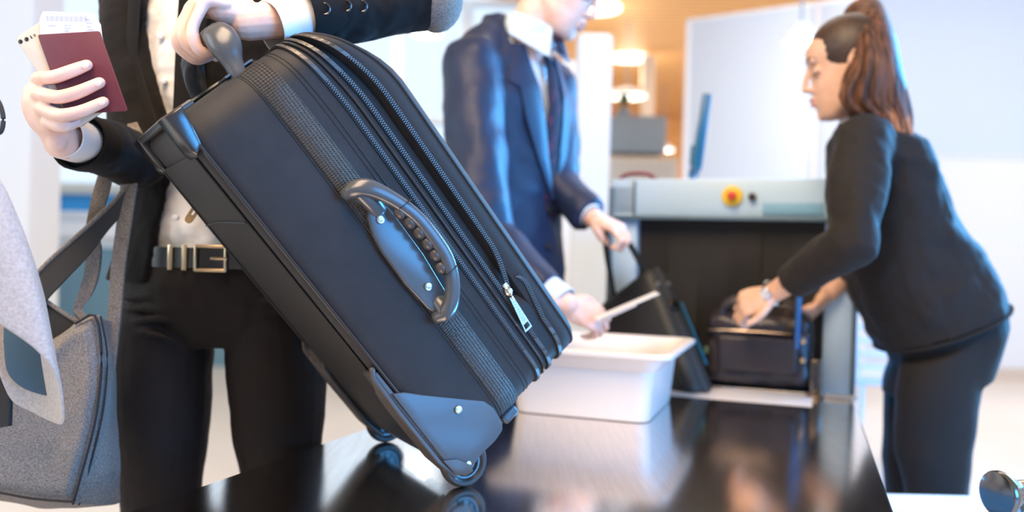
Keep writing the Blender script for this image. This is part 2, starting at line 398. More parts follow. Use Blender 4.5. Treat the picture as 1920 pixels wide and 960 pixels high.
p = P(1502, 76, 5.0); pendant(p.x, p.y, p.z, .10, 'small round white pendant lamp just left of the ponytailed officer\'s hair')
p = P(1243, 281, 13.0); pendant(p.x, p.y, p.z, .17, 'smallest and farthest white pendant lamp, low beside the left edge of the partition')
p = P(800, 62, 8.6); pendant(p.x, p.y, p.z, .16, 'white pendant lamp in front of the windows, behind the man\'s shoulder')
# downlights in the wood ceiling
for px, py, lab in ((1180, 108, 'round bright downlight in the wooden ceiling above the grey kiosk'), (1118, 14, 'round bright downlight in the wooden ceiling beside the man\'s face')):
    d = ray(px, py); c = CC + d*((3.60-CAMH)/d.z)
    t = MB().cyl(c-Z3*.02, c+Z3*.01, .26, 28, bev=.008).build('downlight', M['lampw'], None, base=c)
    tag(t, lab, 'lamp')
    l = bpy.data.lights.new('downlight_light', 'POINT'); l.energy = 10; l.color = (1, .85, .6); l.shadow_soft_size = .15
    lo = bpy.data.objects.new('downlight_light', l); COL.objects.link(lo); lo.parent = t; lo.location = (0, 0, -.25)
# brown post in front of the wooden wall
p0 = P(1213, 225, 11.0)
mb = MB().box((p0.x, 11.0, 1.78), AX, (.16, .16, 3.55), .01)
mb.box((p0.x, 11.0, .04), AX, (.26, .26, .08), .01)
tag(mb.build('wooden_post', M['beige'], None, base=(p0.x, 11, 0)), 'slim brown post rising to the wooden ceiling behind the kiosk', 'post')
# white display totem beside the man
p0 = P(1108, 300, 4.6)
t = thing('display_totem', 'tall narrow white display totem just right of the man in the navy suit', 'totem', (p0.x, 4.6, 0))
MB().box((p0.x, 4.6, 1.12), AX, (.19, .12, 2.12), .03, 4).build('panel', M['white'], t)
MB().box((p0.x, 4.6, .03), AX, (.36, .34, .06), .015).build('base', M['lampshade'], t)
p0 = P(1050, 300, 5.4)
t = thing('white_screen_wall', 'off-white column standing between the man and the white totem', 'column', (p0.x, 5.4, 0))
MB().box((p0.x, 5.4, 1.1), AX, (.20, .20, 2.2), .02).build('shaft', M['bin'], t)
MB().box((p0.x, 5.4, .04), AX, (.27, .27, .08), .01).build('base', M['lampshade'], t)
t.name = 'white_column'
# grey kiosk with a slatted front
p0 = P(1192, 258, 8.0)
t = thing('kiosk', 'grey topped kiosk with beige slatted front behind the scanner', 'kiosk', (p0.x, 8.0, 0))
MB().box((p0.x, 8.0, 2.10), AX, (.50, .45, .34), .02).build('screen_housing', M['greypaint'], t)
MB().box((p0.x+.05, 8.02, .95), AX, (.62, .45, 1.90), .01).build('body', M['beige'], t)
mb = MB()
for i in range(9): mb.box((p0.x-.22+i*.068, 7.78, .95), AX, (.035, .03, 1.84), .004)
mb.build('slat_front', M['frost'], t)
t = thing('potted_plant', 'small potted green plant on top of the grey kiosk', 'plant', (p0.x-.1, 8.0, 2.27))
MB().cyl((p0.x-.12, 8.0, 2.27), (p0.x-.12, 8.0, 2.36), .05, 16, r2=.065, bev=.004).build('pot', M['greypaint'], t)
mb = MB()
for i in range(22):
    a = i*2.4; q = .06+.05*random.random(); h = .10+.10*random.random(); b = Vector((p0.x-.12, 8, 2.36))
    d_ = Vector((math.cos(a), math.sin(a), 0)); sd = Vector((-d_.y, d_.x, 0))
    mb.tube([b, b+d_*q*.5+Z3*h*.7, b+d_*q+Z3*h], [(.004, .002), (.018, .002), (.003, .001)], ref=sd, n=6, smooth=3)
mb.build('leaves', M['leaf'], t)
# white chair far behind the officer
cx, cy = 1.80, 4.1
t = thing('slatted_chair', 'pale slatted chair behind the table\'s right edge and the officer\'s legs', 'chair', (cx, cy, 0))
MB().box((cx, cy, .45), AX, (.42, .42, .03), .012).build('seat', M['wallblue'], t)
for sx in (-1, 1):
    for sy in (-1, 1):
        MB().tube([(cx+sx*.19, cy+sy*.19, 0.012), (cx+sx*.17, cy+sy*.17, .44)], .012, n=10).build('leg', M['lampshade'], t)
mb = MB()
for i in range(6): mb.box((cx, cy-.20+.012*i, .52+i*.06), AX, (.40, .015, .028), .006)
for sx in (-1, 1): mb.tube([(cx+sx*.2, cy-.2, .44), (cx+sx*.2, cy-.13, .86)], .01, n=10)
mb.build('backrest', M['white'], t)
# ================================================================== inspection table
t = thing('inspection_table', 'brushed dark steel table in front of the x-ray scanner under the leaning suitcase', 'table', T(.9, -.35, 0))
ol = [(-.2, .135), (2.335, .112), (2.335, -.69), (1.62, -.69), (1.56, -.815), (.9, -.84), (-.2, -.86)]
mb = MB().prism([T(a, b, TZ) for a, b in ol], -Z3*.035, .003)
mb.build('table_top', M['steel'], t, smooth=False)
mb = MB().prism([T(a, b, TZ-.036) for a, b in ((-.2, .129), (2.335, .106), (2.335, .08), (-.2, .10))], -Z3*.10, .002)
mb.prism([T(a, b, TZ-.036) for a, b in ((-.2, -.855), (.9, -.835), (1.56, -.81), (1.56, -.78), (-.2, -.83))], -Z3*.10, .002)
mb.build('apron', M['greypaint'], t, smooth=False)
for a, b in ((-.1, .05), (-.1, -.78), (1.4, .05), (1.4, -.74), (2.2, .04), (2.2, -.62)):
    MB().box(T(a, b, .307), TAX, (.05, .05, .614), .004).build('leg', M['greypaint'], t)
MB().box(T(2.345, -.06, TZ+.004), TAX, (.36, .022, .012), .003).build('edge_strip', M['steeledge'], t)
# ================================================================== x-ray scanner
FA = 2.46
t = thing('xray_scanner', 'blue-grey x-ray baggage scanner with a black curtained tunnel', 'scanner', T(FA+.6, -.22, 0))
Lw, Li, Ri, Rw = -.56, -.478, .035, .118
TOP, HB = 1.226, 1.117
mb = MB()
mb.box(T(FA+.85, (Lw+Rw)/2, (TOP+HB)/2), TAX, (Rw-Lw, 1.7, TOP-HB), .008)
mb.box(T(FA+.85, (Lw+Li)/2, TOP/2-.006), TAX, (Li-Lw, 1.7, TOP-.02), .008)
mb.box(T(FA+.85, (Rw+Ri)/2, TOP/2-.006), TAX, (Rw-Ri, 1.7, TOP-.02), .008)
mb.box(T(FA+.85, (Lw+Rw)/2, .30), TAX, (Rw-Lw-.01, 1.68, .58), .008)
mb.build('housing', M['machine'], t)
mb = MB().box(T(FA-.012, (Lw+Rw)/2, HB-.004), TAX, (Rw-Lw, .03, .012), .003)
for b in (Lw+.004, Rw-.004): mb.box(T(FA-.008, b, TOP/2+.1), TAX, (.012, .02, TOP-.25), .003)
mb.box(T(FA-.006, Lw+.072, (TOP+HB)/2), TAX, (.006, .01, TOP-HB-.01), .002)
mb.build('trim', M['machine2'], t)
MB().box(T(FA+.8, (Li+Ri)/2, .88), TAX, (Ri-Li, 1.5, HB-.66), .0).build('tunnel_lining', M['rubber'], t, smooth=False)
MB().box(T(FA-.16, (Li+Ri)/2-.0, .625), TAX, (Ri-Li-.03, .26, .052), .01).build('conveyor_belt', M['bin'], t)
n = 6; wdt = (Ri-Li)/n
for i in range(n):
    b0 = Li+wdt*i; R = []
    for j in range(9):
        z = HB-.003-(HB-.72)*j/8; off = .012*math.sin(i*1.7+j*.5)*(j/8)
        R.append([T(FA+.03+off-.004*(i % 2), b0+.002, z), T(FA+.03+off-.004*(i % 2), b0+wdt+.004, z), T(FA+.035+off-.004*(i % 2), b0+wdt+.004, z), T(FA+.035+off-.004*(i % 2), b0+.002, z)])
    MB().rings(R).build('curtain_strip', M['rubber'], t)
kb = T(FA, -.212, 1.176)
MB().cyl(kb-A_*.012, kb+A_*.004, .0285, 32, bev=.003).build('emergency_ring', M['yellow'], t)
MB().cyl(kb-A_*.034, kb-A_*.01, .0125, 24, bev=.004).build('stop_button', M['red'], t)
kb = T(FA, -.158, 1.174)
MB().cyl(kb-A_*.018, kb+A_*.004, .011, 24, bev=.003).build('key_switch', M['black'], t)
MB().box(T(FA-.002, -.05, 1.142), TAX, (.16, .005, .032), .001).build('label', M['sticker'], t)
mb = MB().box(T(FA-.115, .02, .70), TAX, (.030, .03, .095), .006); mb.box(T(FA-.115, .02, .655), TAX, (.045, .04, .012), .003)
mb.build('belt_guide', M['darkchrome'], t)
MB().box(T(FA-.133, .02, .703), TAX, (.016, .006, .065), .003).build('guide_pad', M['black'], t)
# monitor seen edge-on, on the scanner
c = P(1312, 266, 2.95)
t = thing('monitor', 'blue backed flat monitor seen edge-on on top of the scanner', 'monitor', (c.x, c.y, TOP))
vx = nrm((.18, 1, 0)); vy = Vector((vx.y, -vx.x, 0)); vt = nrm(Z3+vy*.10)
MB().box(c+Z3*.01, (vx, nrm(vt.cross(vx)), vt), (.40, .030, .245), .008).build('screen', M['screen'], t)
zb = TOP
MB().tube([(c.x, c.y, zb+.008), (c.x-.025, c.y, zb+.05), (c.x-.022, c.y, c.z-.02)], .009, n=10, smooth=4).build('stand', M['screen'], t)
MB().box((c.x-.01, c.y, zb+.006), AX, (.10, .14, .012), .004).build('base', M['greypaint'], t)
# maroon carry grip on scanner top
c = T(FA+.1, -.50, TOP)
mb = MB().tube([c-B_*.05, c-B_*.045+Z3*.016, c-B_*.02+Z3*.024, c+B_*.02+Z3*.024, c+B_*.045+Z3*.016, c+B_*.05], .006, n=10, smooth=4)
for s in (-1, 1): mb.box(c+B_*.05*s+Z3*.006, TAX, (.022, .02, .012), .003)
tag(mb.build('lifting_handle', M['maroon'], None, base=c), 'small maroon lifting handle on the scanner\'s top left corner', 'handle')
# ================================================================== bins
def bin_(name, lab, cat, corners, z0, h, rimw=.022, taper=.02, fr=.35):
    """open tapered tray: corners = four floor corners of the rim rectangle (near-left, near-right, far-right, far-left)"""
    ctr = sum((Vector(c) for c in corners), Vector())/4
    def rr(sc_in, z, r=.03, n=5):
        P_ = []
        cs = [Vector(c) for c in corners]
        for i in range(4):
            c = cs[i]; p, q = nrm(cs[i-1]-c), nrm(cs[(i+1) % 4]-c)
            cc = c+(p+q)*(sc_in+r)
            for k in range(n+1):
                a = k/n*math.pi/2; P_.append(cc - q*r*math.cos(a) - p*r*math.sin(a))
        return [Vector((v.x, v.y, z)) for v in P_]
    th = .003
    prof = [(taper+.012, z0, .03), (taper+.001, z0+.002, .03), (taper, z0+.008, .03), (rimw+taper*fr, z0+h*.72, .03), (rimw+taper*.2, z0+h*.74, .03), (rimw, z0+h-.012, .03),
            (.003, z0+h-.012, .035), (0, z0+h-.010, .035), (0, z0+h-.003, .035), (.004, z0+h, .035), (rimw-.002, z0+h, .03), (rimw+th, z0+h-.004, .03), (rimw+taper*.2+th, z0+h*.74, .03), (rimw+taper*fr+th, z0+h*.72, .03), (taper+th, z0+.010, .03), (taper+.02, z0+.004, .03)]
    R = [rr(max(i_, 0), z, r) for i_, z, r in prof]
    o = MB().rings(R).build(name, M['bin'], None, base=(ctr.x, ctr.y, z0), angle=50)
    tag(o, lab, cat); return o
bin_('security_bin', 'white plastic security bin standing on the steel table beside the suitcase', 'bin',
     [T(1.735, -.665), T(1.735, -.262), T(2.16, -.262), T(2.16, -.665)], TZ, .152, taper=.052, rimw=.024)
# ================================================================== the leaning trolley suitcase
AZ, TH = math.radians(29.5), math.radians(40)
CW = Vector((-math.sin(AZ), math.cos(AZ), 0)); CU = Vector((CW.y, -CW.x, 0))
CL = CU*math.sin(TH)-Z3*math.cos(TH); CD = CU*math.cos(TH)+Z3*math.sin(TH); CN = -CW
CO = Vector((-0.428, 1.0643, 1.161))
def S(l, d, n):
    if l < .14 and d > 0: d -= .085*(min(d, .31)/.3)**4*(1-max(l, 0)/.14)**2
    if n > -.04 and 0 < l < .63 and 0 < d < .21: n += .005*math.sin(math.pi*l/.635)*math.sin(math.pi*d/.21)
    return CO+CL*l+CD*d+CN*n
CAX = (CL, CD, CN)
LC, WC = .636, .350
def rloop(inset, r=.05, l0=0.0, l1=LC, n1=0.0, n0=-WC, k=9, step=None):
    """rounded rectangle in (l, n); starts mid far side, runs over the top to the near side, down and back"""
    a0, a1, b0, b1 = l0+inset, l1-inset, n0+inset, n1-inset; r = max(r-inset, .008)
    pts = []
    for (cl, cn, s) in ((a0+r, b0+r, 180), (a0+r, b1-r, 90), (a1-r, b1-r, 0), (a1-r, b0+r, -90)):
        for i in range(k+1):
            # corner order: top-far, top-near, bottom-near, bottom-far
            a = math.radians(s+90-90*i/k) if False else math.radians({180: 270, 90: 180, 0: 90, -90: 0}[s]-90*i/k)
            pts.append((cl+r*math.cos(a), cn+r*math.sin(a)))
    # straight parts subdivided
    out = []
    for i in range(len(pts)):
        p, q = pts[i], pts[(i+1) % len(pts)]; out.append(p)
        L = math.dist(p, q)
        if L > .04:
            m = int(L/.02)
            for j in range(1, m): out.append((p[0]+(q[0]-p[0])*j/m, p[1]+(q[1]-p[1])*j/m))
    return out
def band(mb, prof, **kw):
    R = [[S(l, d, n) for l, n in rloop(ins, **kw)] for d, ins in prof]
    m = min(len(r) for r in R); assert all(len(r) == m for r in R), [len(r) for r in R]
    return mb.rings(R)
_rl = rloop
def rloop(inset, **kw):      # keep the same point count for every inset
    base = _rl(0.0, **kw)
    a = kw.get('l0', 0.0), kw.get('l1', LC), kw.get('n0', -WC), kw.get('n1', 0.0)
    cl, cn = (a[0]+a[1])/2, (a[2]+a[3])/2; hl, hn = (a[1]-a[0])/2, (a[3]-a[2])/2
    out = []
    N = len(base)
    for i in range(N):
        p, q, s = base[i-1], base[i], base[(i+1) % N]
        t = (s[0]-p[0], s[1]-p[1]); L = math.hypot(*t) or 1
        nx, ny = t[1]/L, -t[0]/L
        if nx*(q[0]-cl)+ny*(q[1]-cn) < 0: nx, ny = -nx, -ny
        out.append((q[0]-nx*inset, q[1]-ny*inset))
    return out
base_pt = S(.68, .018, -.17); base_pt.z = TZ
rotm = Matrix((CL, CD, CN)).transposed()
suit = thing('suitcase', 'large black fabric trolley suitcase tilted on its two wheels on the steel table', 'suitcase', base_pt, rotm)
o = band(MB(), [(0.0, .05), (0.0, .016), (.003, .008), (.009, .002), (.02, 0), (.05, -.001), (.10, -.002), (.15, -.001), (.19, 0), (.206, .001), (.219, .001), (.226, .003), (.231, .010), (.232, .05)]).build('shell', M['casefab'], suit)
o = band(MB(), [(.229, .03), (.232, .017), (.246, .016), (.249, .008), (.252, .003), (.262, 0), (.275, 0), (.285, .003), (.292, .009), (.297, .018), (.300, .035), (.301, .07)]).build('front_pocket', M['casefab2'], suit)
o = band(MB(), [(.228, .012), (.231, .003), (.245, .004), (.256, .003), (.258, .012)], l0=.478, r=.046, l1=LC+.0).build('gusset', M['gusset'], suit)
# webbing belt around the case
band(MB(), [(.1115, .004), (.1120, -.0028), (.1135, -.0036), (.1485, -.0036), (.150, -.0028), (.1505, .004)]).build('webbing_strap', M['web'], suit)
# seam cords and pipings
def loop_tube(mb, d, r, ins=0.0, dfun=None, rng=None, n=8):
    pts = rloop(ins)
    N = len(pts)
    ext = [(l, nn) for l, nn in pts]
    if rng: ext = [p for p in ext[rng[0]:rng[1]]]
    else: ext = ext+[ext[0]]
    return mb.tube([S(l, (dfun(l) if dfun else d), nn) for l, nn in ext], r, ref=CD, n=n, rounded=bool(rng))
loop_tube(MB(), .006, .0026, .001).build('back_piping', M['piping'], suit)
loop_tube(MB(), .2125, .0024, -.0006).build('front_piping', M['piping'], suit)
loop_tube(MB(), .283, .0022, .002).build('pocket_piping', M['casefab2'], suit)
mb = loop_tube(MB(), .1095, .0013, -.0020); loop_tube(mb, .168, .0009, -.0006); loop_tube(mb, .175, .0009, -.0006)
mb.build('seam', M['gusset'], suit)
# zips: tape with a row of teeth
def arc_pts(pts3, step):
    out = []; carry = 0
    for a, b in zip(pts3[:-1], pts3[1:]):
        v = [y-x for x, y in zip(a, b)]; L = math.sqrt(sum(x*x for x in v))
        s_ = carry
        while s_ < L:
            out.append((tuple(x+y*s_/L for x, y in zip(a, v)), tuple(y/L for y in v))); s_ += step
        carry = s_-L
    return out
def zipper(name, path, wid, teeth=.0040, lift=0.0024):
    """path: (l, d, n) tuples on the case surface"""
    t = MB(); R = []
    cl, cn = LC/2, -WC/2
    def outn(i):
        a, b = path[max(i-1, 0)], path[min(i+1, len(path)-1)]
        tl, tn = b[0]-a[0], b[2]-a[2]; L = math.hypot(tl, tn) or 1
        nl, nn = -tn/L, tl/L
        q = path[i]
        hl = 1 if q[0] > cl else -1
        if nl*(q[0]-cl)/(LC/2)**1+nn*(q[2]-cn)/(WC/2) < 0: nl, nn = -nl, -nn
        return nl, nn
    nrmls = [outn(i) for i in range(len(path))]
    for (l, d, n), (ol, on) in zip(path, nrmls):
        R.append([S(l+ol*h, d+x, n+on*h) for x, h in ((-wid, -.001), (-wid, .0012), (wid, .0012), (wid, -.001))])
    z = t.rings(R).build(name, M['ziptape'], suit)
    tb = MB()
    full = [(*p, *q) for p, q in zip(path, nrmls)]
    for k, (p, tv) in enumerate(arc_pts(full, .0036)):
        l, d, n, ol, on = p
        for s_ in (-1, 1):
            q = S(l+ol*lift, d+s_*teeth*.48, n+on*lift)
            tw = nrm(CL*tv[0]+CN*tv[2]); on_w = nrm(CL*ol+CN*on)
            if s_ == 1: q = q+tw*.0018
            tb.box(q, (tw, CD, on_w), (.0016, teeth*.95, .0022))
    c = tb.build('zip_teeth', M['zip'], suit, smooth=False)
    c.parent = z; c.matrix_parent_inverse = Matrix.Identity(4); c.matrix_basis = Matrix.Identity(4)
    return z
base_loop = rloop(-.0006)
cl_ = base_loop+[base_loop[0]]
zipper('zipper', [(l, .198, n) for l, n in cl_], .0050, .0030)
zipper('zipper', [(l, .2255, n) for l, n in rloop(.0006)+[rloop(.0006)[0]]], .0045, .0034)
# upper opening zip: top far side, over the top, down the near side to the slider
near = [(l, n) for l, n in rloop(.001) if n > -.0011 and .05 < l < .585]
top = [p for p in rloop(.001) if p[0] < .051]
d3 = lambda l: .2555 if l < .40 else .2555-.021*min(1, (l-.40)/.078)**1.6
zipper('zipper', [(l, .2555, n) for l, n in top]+[(x, d3(x), -.001) for x in [.06+.0105*i for i in range(41)]], .0042, .0036)
bot = [p for p in rloop(.001) if p[0] > .586]
zipper('zipper', [(.469, .260, -.0005), (.474, .2635, -.0005), (.482, .2655, -.0005)]+[(.49+.01*i, .2655-.010*min(1, i/6), -.0005) for i in range(10)]+[(l, .2555-.004*min(1, (l-.586)/.03), n) for l, n in bot], .0036, .0034)
# slider and pull tab with its word
sl = S(.476, .232, .006)
mb = MB().ell(sl, CAX, (.0085, .0068, .005), 16); mb.box(S(.470, .234, .0035), CAX, (.016, .010, .005), .002)
mb.tube([S(.477, .230, .008), S(.481, .2295, .0125), S(.486, .229, .0125), S(.489, .2285, .008)], .0014, n=8, smooth=3)
slo = mb.build('zip_slider', M['chrome'], suit)
def along(l, off, n): return S(l, .2290-(l-.484)*.12+off, n)
tab = MB()
a_, b_ = .484, .5435
ho = [along(a_, -.0030, .0085), along(b_, -.0072, .0085), along(b_, .0072, .0085), along(a_, .0030, .0085)]
hi = [along(.532, -.0048, .0085), along(.5405, -.0052, .0085), along(.5405, .0052, .0085), along(.532, .0048, .0085)]
th_ = CN*.0016
for q in (ho, hi): q.extend([])
def quadring(o_, i_):
    vs = o_+i_+[v+th_ for v in o_]+[v+th_ for v in i_]; fs = []
    for i in range(4):
        j = (i+1) % 4
        fs += [(i, j, 4+j, 4+i), (8+i, 12+i, 12+j, 8+j), (i, 8+i, 8+j, j), (4+i, 4+j, 12+j, 12+i)]
    return vs, fs
tab.add(*quadring(ho, hi))
to = tab.build('pull_tab', M['chrome'], suit, smooth=False)
to['label'] = 'tapered silver zip pull tab stamped EXPANDER'
def text_mesh(txt, origin, x, y, size, depth, material, name, parent):
    cu = bpy.data.curves.new('lettering', 'FONT'); cu.body = txt; cu.size = 1.0; cu.extrude = 0.02; cu.align_y = 'CENTER'
    ob = bpy.data.objects.new('lettering', cu); COL.objects.link(ob); bpy.context.view_layer.update()
    me = bpy.data.meshes.new_from_object(ob.evaluated_get(bpy.context.evaluated_depsgraph_get()))
    xs = [v.co.x for v in me.vertices]; ln = max(xs)-min(xs); mn = min(xs)
    ys = [v.co.y for v in me.vertices]; my = (max(ys)+min(ys))/2; hy = max(ys)-min(ys)
    X, Y = nrm(x), nrm(y); Zn = X.cross(Y); mb = MB()
    mb.add([Vector(origin)+X*((v.co.x-mn)/ln*size[0])+Y*((v.co.y-my)/hy*size[1])+Zn*(v.co.z/0.02*depth) for v in me.vertices], [tuple(p.vertices) for p in me.polygons])
    bpy.data.objects.remove(ob); bpy.data.curves.remove(cu)
    o = mb.build(name, material, parent, smooth=False); return o
tx = nrm(along(.54, 0, 0)-along(.49, 0, 0))
text_mesh('EXPANDER', along(.4925, 0, .0103), tx, CD, (.037, .0062), .0002, M['greypaint'], 'stamped_word', to)
# side carrying handle
hp = [(.238, .134), (.236, .143), (.242, .152), (.256, .156), (.268, .157), (.34, .157), (.405, .151), (.416, .146), (.423, .137), (.425, .125), (.418, .117), (.405, .113), (.357, .108), (.30, .109), (.274, .113), (.25, .122)]
pl = MB().prism([S(l, d-.002, .003) for l, d in hp], CN*.011, .003, 3).build('handle_plate', M['hplastic'], suit)
for k, (l, d) in enumerate(((.262, .133), (.381, .1305))):
    MB().cyl(S(l, d, .0125), S(l, d, .0175), .0062, 28, bev=.0012).build('screw', M['chrome'], suit)
    text_mesh('N', S(l-.0022, d, .0153+.0025), CL, CD, (.0045, .005), .0001, M['greypaint'], 'screw_mark', pl)
gp = [(.205, .117, .014, .010), (.206, .127, .022, .0125), (.216, .142, .029, .0125), (.245, .158, .033, .0105), (.285, .1715, .034, .0100), (.325, .1745, .034, .0105), (.362, .1720, .034, .0105), (.392, .160, .033, .0105), (.414, .143, .029, .0115), (.426, .127, .022, .0125), (.425, .115, .014, .010)]
q = crom([(l, d, n, r) for l, d, n, r in gp], 5)
sh = [S(l, d, n) for l, d, n, r in q]
MB().tube(sh, [(x[3], x[3]*.86) for x in q], ref=CD, n=18, power=2.6).build('handle_grip', M['hplastic'], suit)
mb = MB()
for l, d in ((.268, .1560), (.288, .1600), (.308, .1625), (.328, .1630), (.348, .1620), (.368, .158)):
    mb.ell(S(l, d, .031), CAX, (.0108, .0085, .0088), 14)
mb.build('finger_rest', M['skid'], suit)
MB().tube([S(.252, .140, .010), S(.232, .136, .018), S(.214, .132, .022)], [(.0125, .0095)]*3, ref=CD, n=16).build('handle_mount', M['hplastic'], suit)
MB().tube([S(.410, .131, .010), S(.420, .129, .018), S(.426, .125, .022)], [(.0125, .0095)]*3, ref=CD, n=16).build('handle_mount', M['hplastic'], suit)
for l in (.262, .378): MB().box(S(l, .167 if l < .3 else .1655, .0346), (CL, CD, CN), (.0012, .022, .0185), .0004).build('grip_joint', M['gusset'], suit)
# top carrying handle (the woman's hand is on it)
gt = [(.004, .112, -.040, .011, .012), (-.016, .119, -.046, .014, .012), (-.036, .126, -.052, .021, .0155), (-.052, .131, -.068, .021, .0190), (-.058, .129, -.092, .0155, .0155), (-.060, .129, -.12, .0135, .0135), (-.062, .129, -.17, .0135, .0135), (-.060, .129, -.22, .0135, .0135), (-.053, .128, -.27, .016, .015), (-.034, .122, -.292, .017, .011), (-.008, .112, -.305, .012, .010), (.004, .106, -.31, .010, .010)]
q = crom(gt, 5)
R_ = [CO+CL*a[0]+CD*a[1]+CN*a[2] for a in q]
MB().tube(R_, [(a[3], a[4]) for a in q], ref=CD, n=18, power=2.6).build('top_handle', M['hplastic'], suit)
def C0(l, d, n): return CO+CL*l+CD*d+CN*n
MB().prism([C0(-.003, d, n) for d, n in ((.095, -.035), (.140, -.035), (.140, -.085), (.095, -.085))], -CL*.004, .003).build('handle_base', M['hplastic'], suit)
MB().prism([C0(-.006, d, n) for d, n in ((.085, -.265), (.145, -.265), (.145, -.32), (.085, -.32))], -CL*.006, .003).build('handle_base', M['hplastic'], suit)
# telescopic handle housing along the top back edge, moulded back corners
MB().prism([C0(.002, d, n) for d, n in ((-.006, -.05), (.045, -.05), (.045, -.31), (-.006, -.31))], -CL*.011, .004, 3).build('telescopic_housing', M['hplastic'], suit)
for n0, n1 in ((.0015, -.06), (-.29, -.3515)):
    mb = MB(); mb.prism([C0(-.007, -.007, n0), C0(-.007, .020, n0), C0(.010, .018, n0), C0(.045, .010, n0), C0(.055, -.005, n0), C0(.045, -.008, n0)], CN*(n1-n0), .005, 3)
    mb.build('corner_guard', M['piping'], suit)
MB().prism([C0(l, -.0005, n) for l, n in ((.05, -.03), (.60, -.03), (.60, -.32), (.05, -.32))], -CD*.004, .002).build('back_panel', M['caseback'], suit)
mb = MB().tube([C0(.03, -.005, -.30), C0(.20, -.006, -.305), C0(.42, -.006, -.30)], .0016, n=8); mb.tube([C0(.16, -.005, -.32), C0(.155, -.006, -.20), C0(.16, -.005, -.03)], .0016, n=8, smooth=4)
mb.build('back_seam', M['casefab2'], suit)
# lower corner guards, skids, wheels
for side, nf in (('near', 0.0), ('far', -WC)):
    s_ = 1 if side == 'near' else -1
    ol = [(.470, -.002), (.482, .014), (.503, .031), (.580, .099), (.600, .104), (.628, .101), (.637, .094), (.641, .074), (.640, .045), (.643, .028), (.642, .012), (.630, .002), (.60, -.004)]
    g = MB().prism([C0(l, d, nf+(.004 if s_ == 1 else -.004)) for l, d in ol], -CN*s_*.05, .0022, 2).build('corner_plate', M['guard'], suit)
    if s_ == 1:
        MB().cyl(C0(.559, .059, .0045), C0(.559, .059, .0075), .0062, 24, bev=.0012).build('screw', M['chrome'], suit)
    mb = MB()
    for i, nn in enumerate((-.004, -.017, -.030, -.043)):
        n_ = nn if s_ == 1 else -WC-nn
        e = -.006*i
        mb.tube([C0(.425-e*2, -.001, n_), C0(.435-e*2, -.0075, n_), C0(.50, -.010, n_), C0(.60, -.010, n_), C0(.636, -.004, n_)], [(.004, .0055)]*5, ref=CD, n=12, power=3)
    mb.box(C0(.53, -.003, -.022 if s_ == 1 else -WC+.022), CAX, (.20, .012, .042), .004)
    mb.build('skid_rail', M['skid'], suit)
    # wheel
    c = C0(.637, .019, -.013 if s_ == 1 else -.335)
    dz = (TZ+.0377)-c.z; c = c+Z3*dz
    ax, ux = CN, CU
    N = 36
    def wring(prof):
        return [[c+ax*h+CU*(q*math.cos(2*math.pi*k/N))+Z3*(q*math.sin(2*math.pi*k/N)) for k in range(N)] for q, h in prof]
    prof = [(.0245, -.0085), (.028, -.0115), (.033, -.0115), (.0365, -.006), (.0375, 0), (.0365, .006), (.033, .0115), (.028, .0115), (.0245, .0085), (.0235, 0), (.0245, -.0085)]
    w_ = MB().rings(wring(prof), caps=False).build('wheel', M['black'], suit)
    hub = MB().rings(wring([(.0246, .004), (.0246, .0075), (.0235, .0088), (.0205, .0088), (.0195, .006), (.017, .003), (.0165, -.003)]))
    for k in range(8):
        a = 2*math.pi*k/8; dr = CU*math.cos(a)+Z3*math.sin(a)
        hub.box(c+dr*.014+ax*.004, (dr, ax.cross(dr), ax), (.014, .0025, .006), .0006)
    hub.cyl(c-ax*.008, c+ax*.009, .0085, 20, bev=.001)
    ho_ = hub.build('hub', M['hplastic'], suit); 
    ho_.parent = w_; ho_.matrix_parent_inverse = Matrix.Identity(4); ho_.matrix_basis = Matrix.Identity(4)
    if s_ == 1:
        MB().cyl(c+ax*.009, c+ax*.019, .0050, 18, bev=.0008).build('axle', M['chrome'], suit)
        MB().prism([C0(.600, -.006, .0035), C0(.630, -.004, .0035), C0(.645, .006, .0035), C0(.648, .018, .0035), C0(.640, .024, .0035), C0(.615, .012, .0035)], CN*.003, .001).build('wheel_bracket', M['skid'], suit)
for n_ in (-.035, -.31):
    MB().box(C0(.641, .126, n_), CAX, (.018, .030, .03), .005, 3).build('foot', M['guard'], suit)
# pale metal pull tab hanging from the back zip
p, q = P(375, 379, 1.385), P(352, 414, 1.375)
ax_ = nrm(q-p); sd = nrm(Vector((ax_.z, 0, -ax_.x))); nn = ax_.cross(sd)
def capsule(c, half, wd, k=8):
    o_ = []
    for s_ in (1, -1):
        for i in range(k+1):
            a = math.pi*i/k-math.pi/2
            o_.append(c+ax_*s_*(half+wd*math.cos(a))+sd*s_*(wd*math.sin(a)))
    return o_
c = (p+q)/2+ax_*.002
o_, i_ = capsule(c, .013, .0065), capsule(c-ax_*.004, .0065, .0022)
k = len(o_); vs = o_+i_+[v+nn*.002 for v in o_]+[v+nn*.002 for v in i_]; fs = []
for i in range(k):
    j = (i+1) % k
    fs += [(i, j, k+j, k+i), (2*k+i, 3*k+i, 3*k+j, 2*k+j), (i, 2*k+i, 2*k+j, j), (k+i, k+j, 3*k+j, 3*k+i)]
bt = MB().add(vs, fs); bt.tube([p-ax_*.006, p+ax_*.006+sd*.002], .002, n=8)
bt.build('back_pull_tab', M['brass'], suit)['label'] = 'pale gold slotted pull tab'
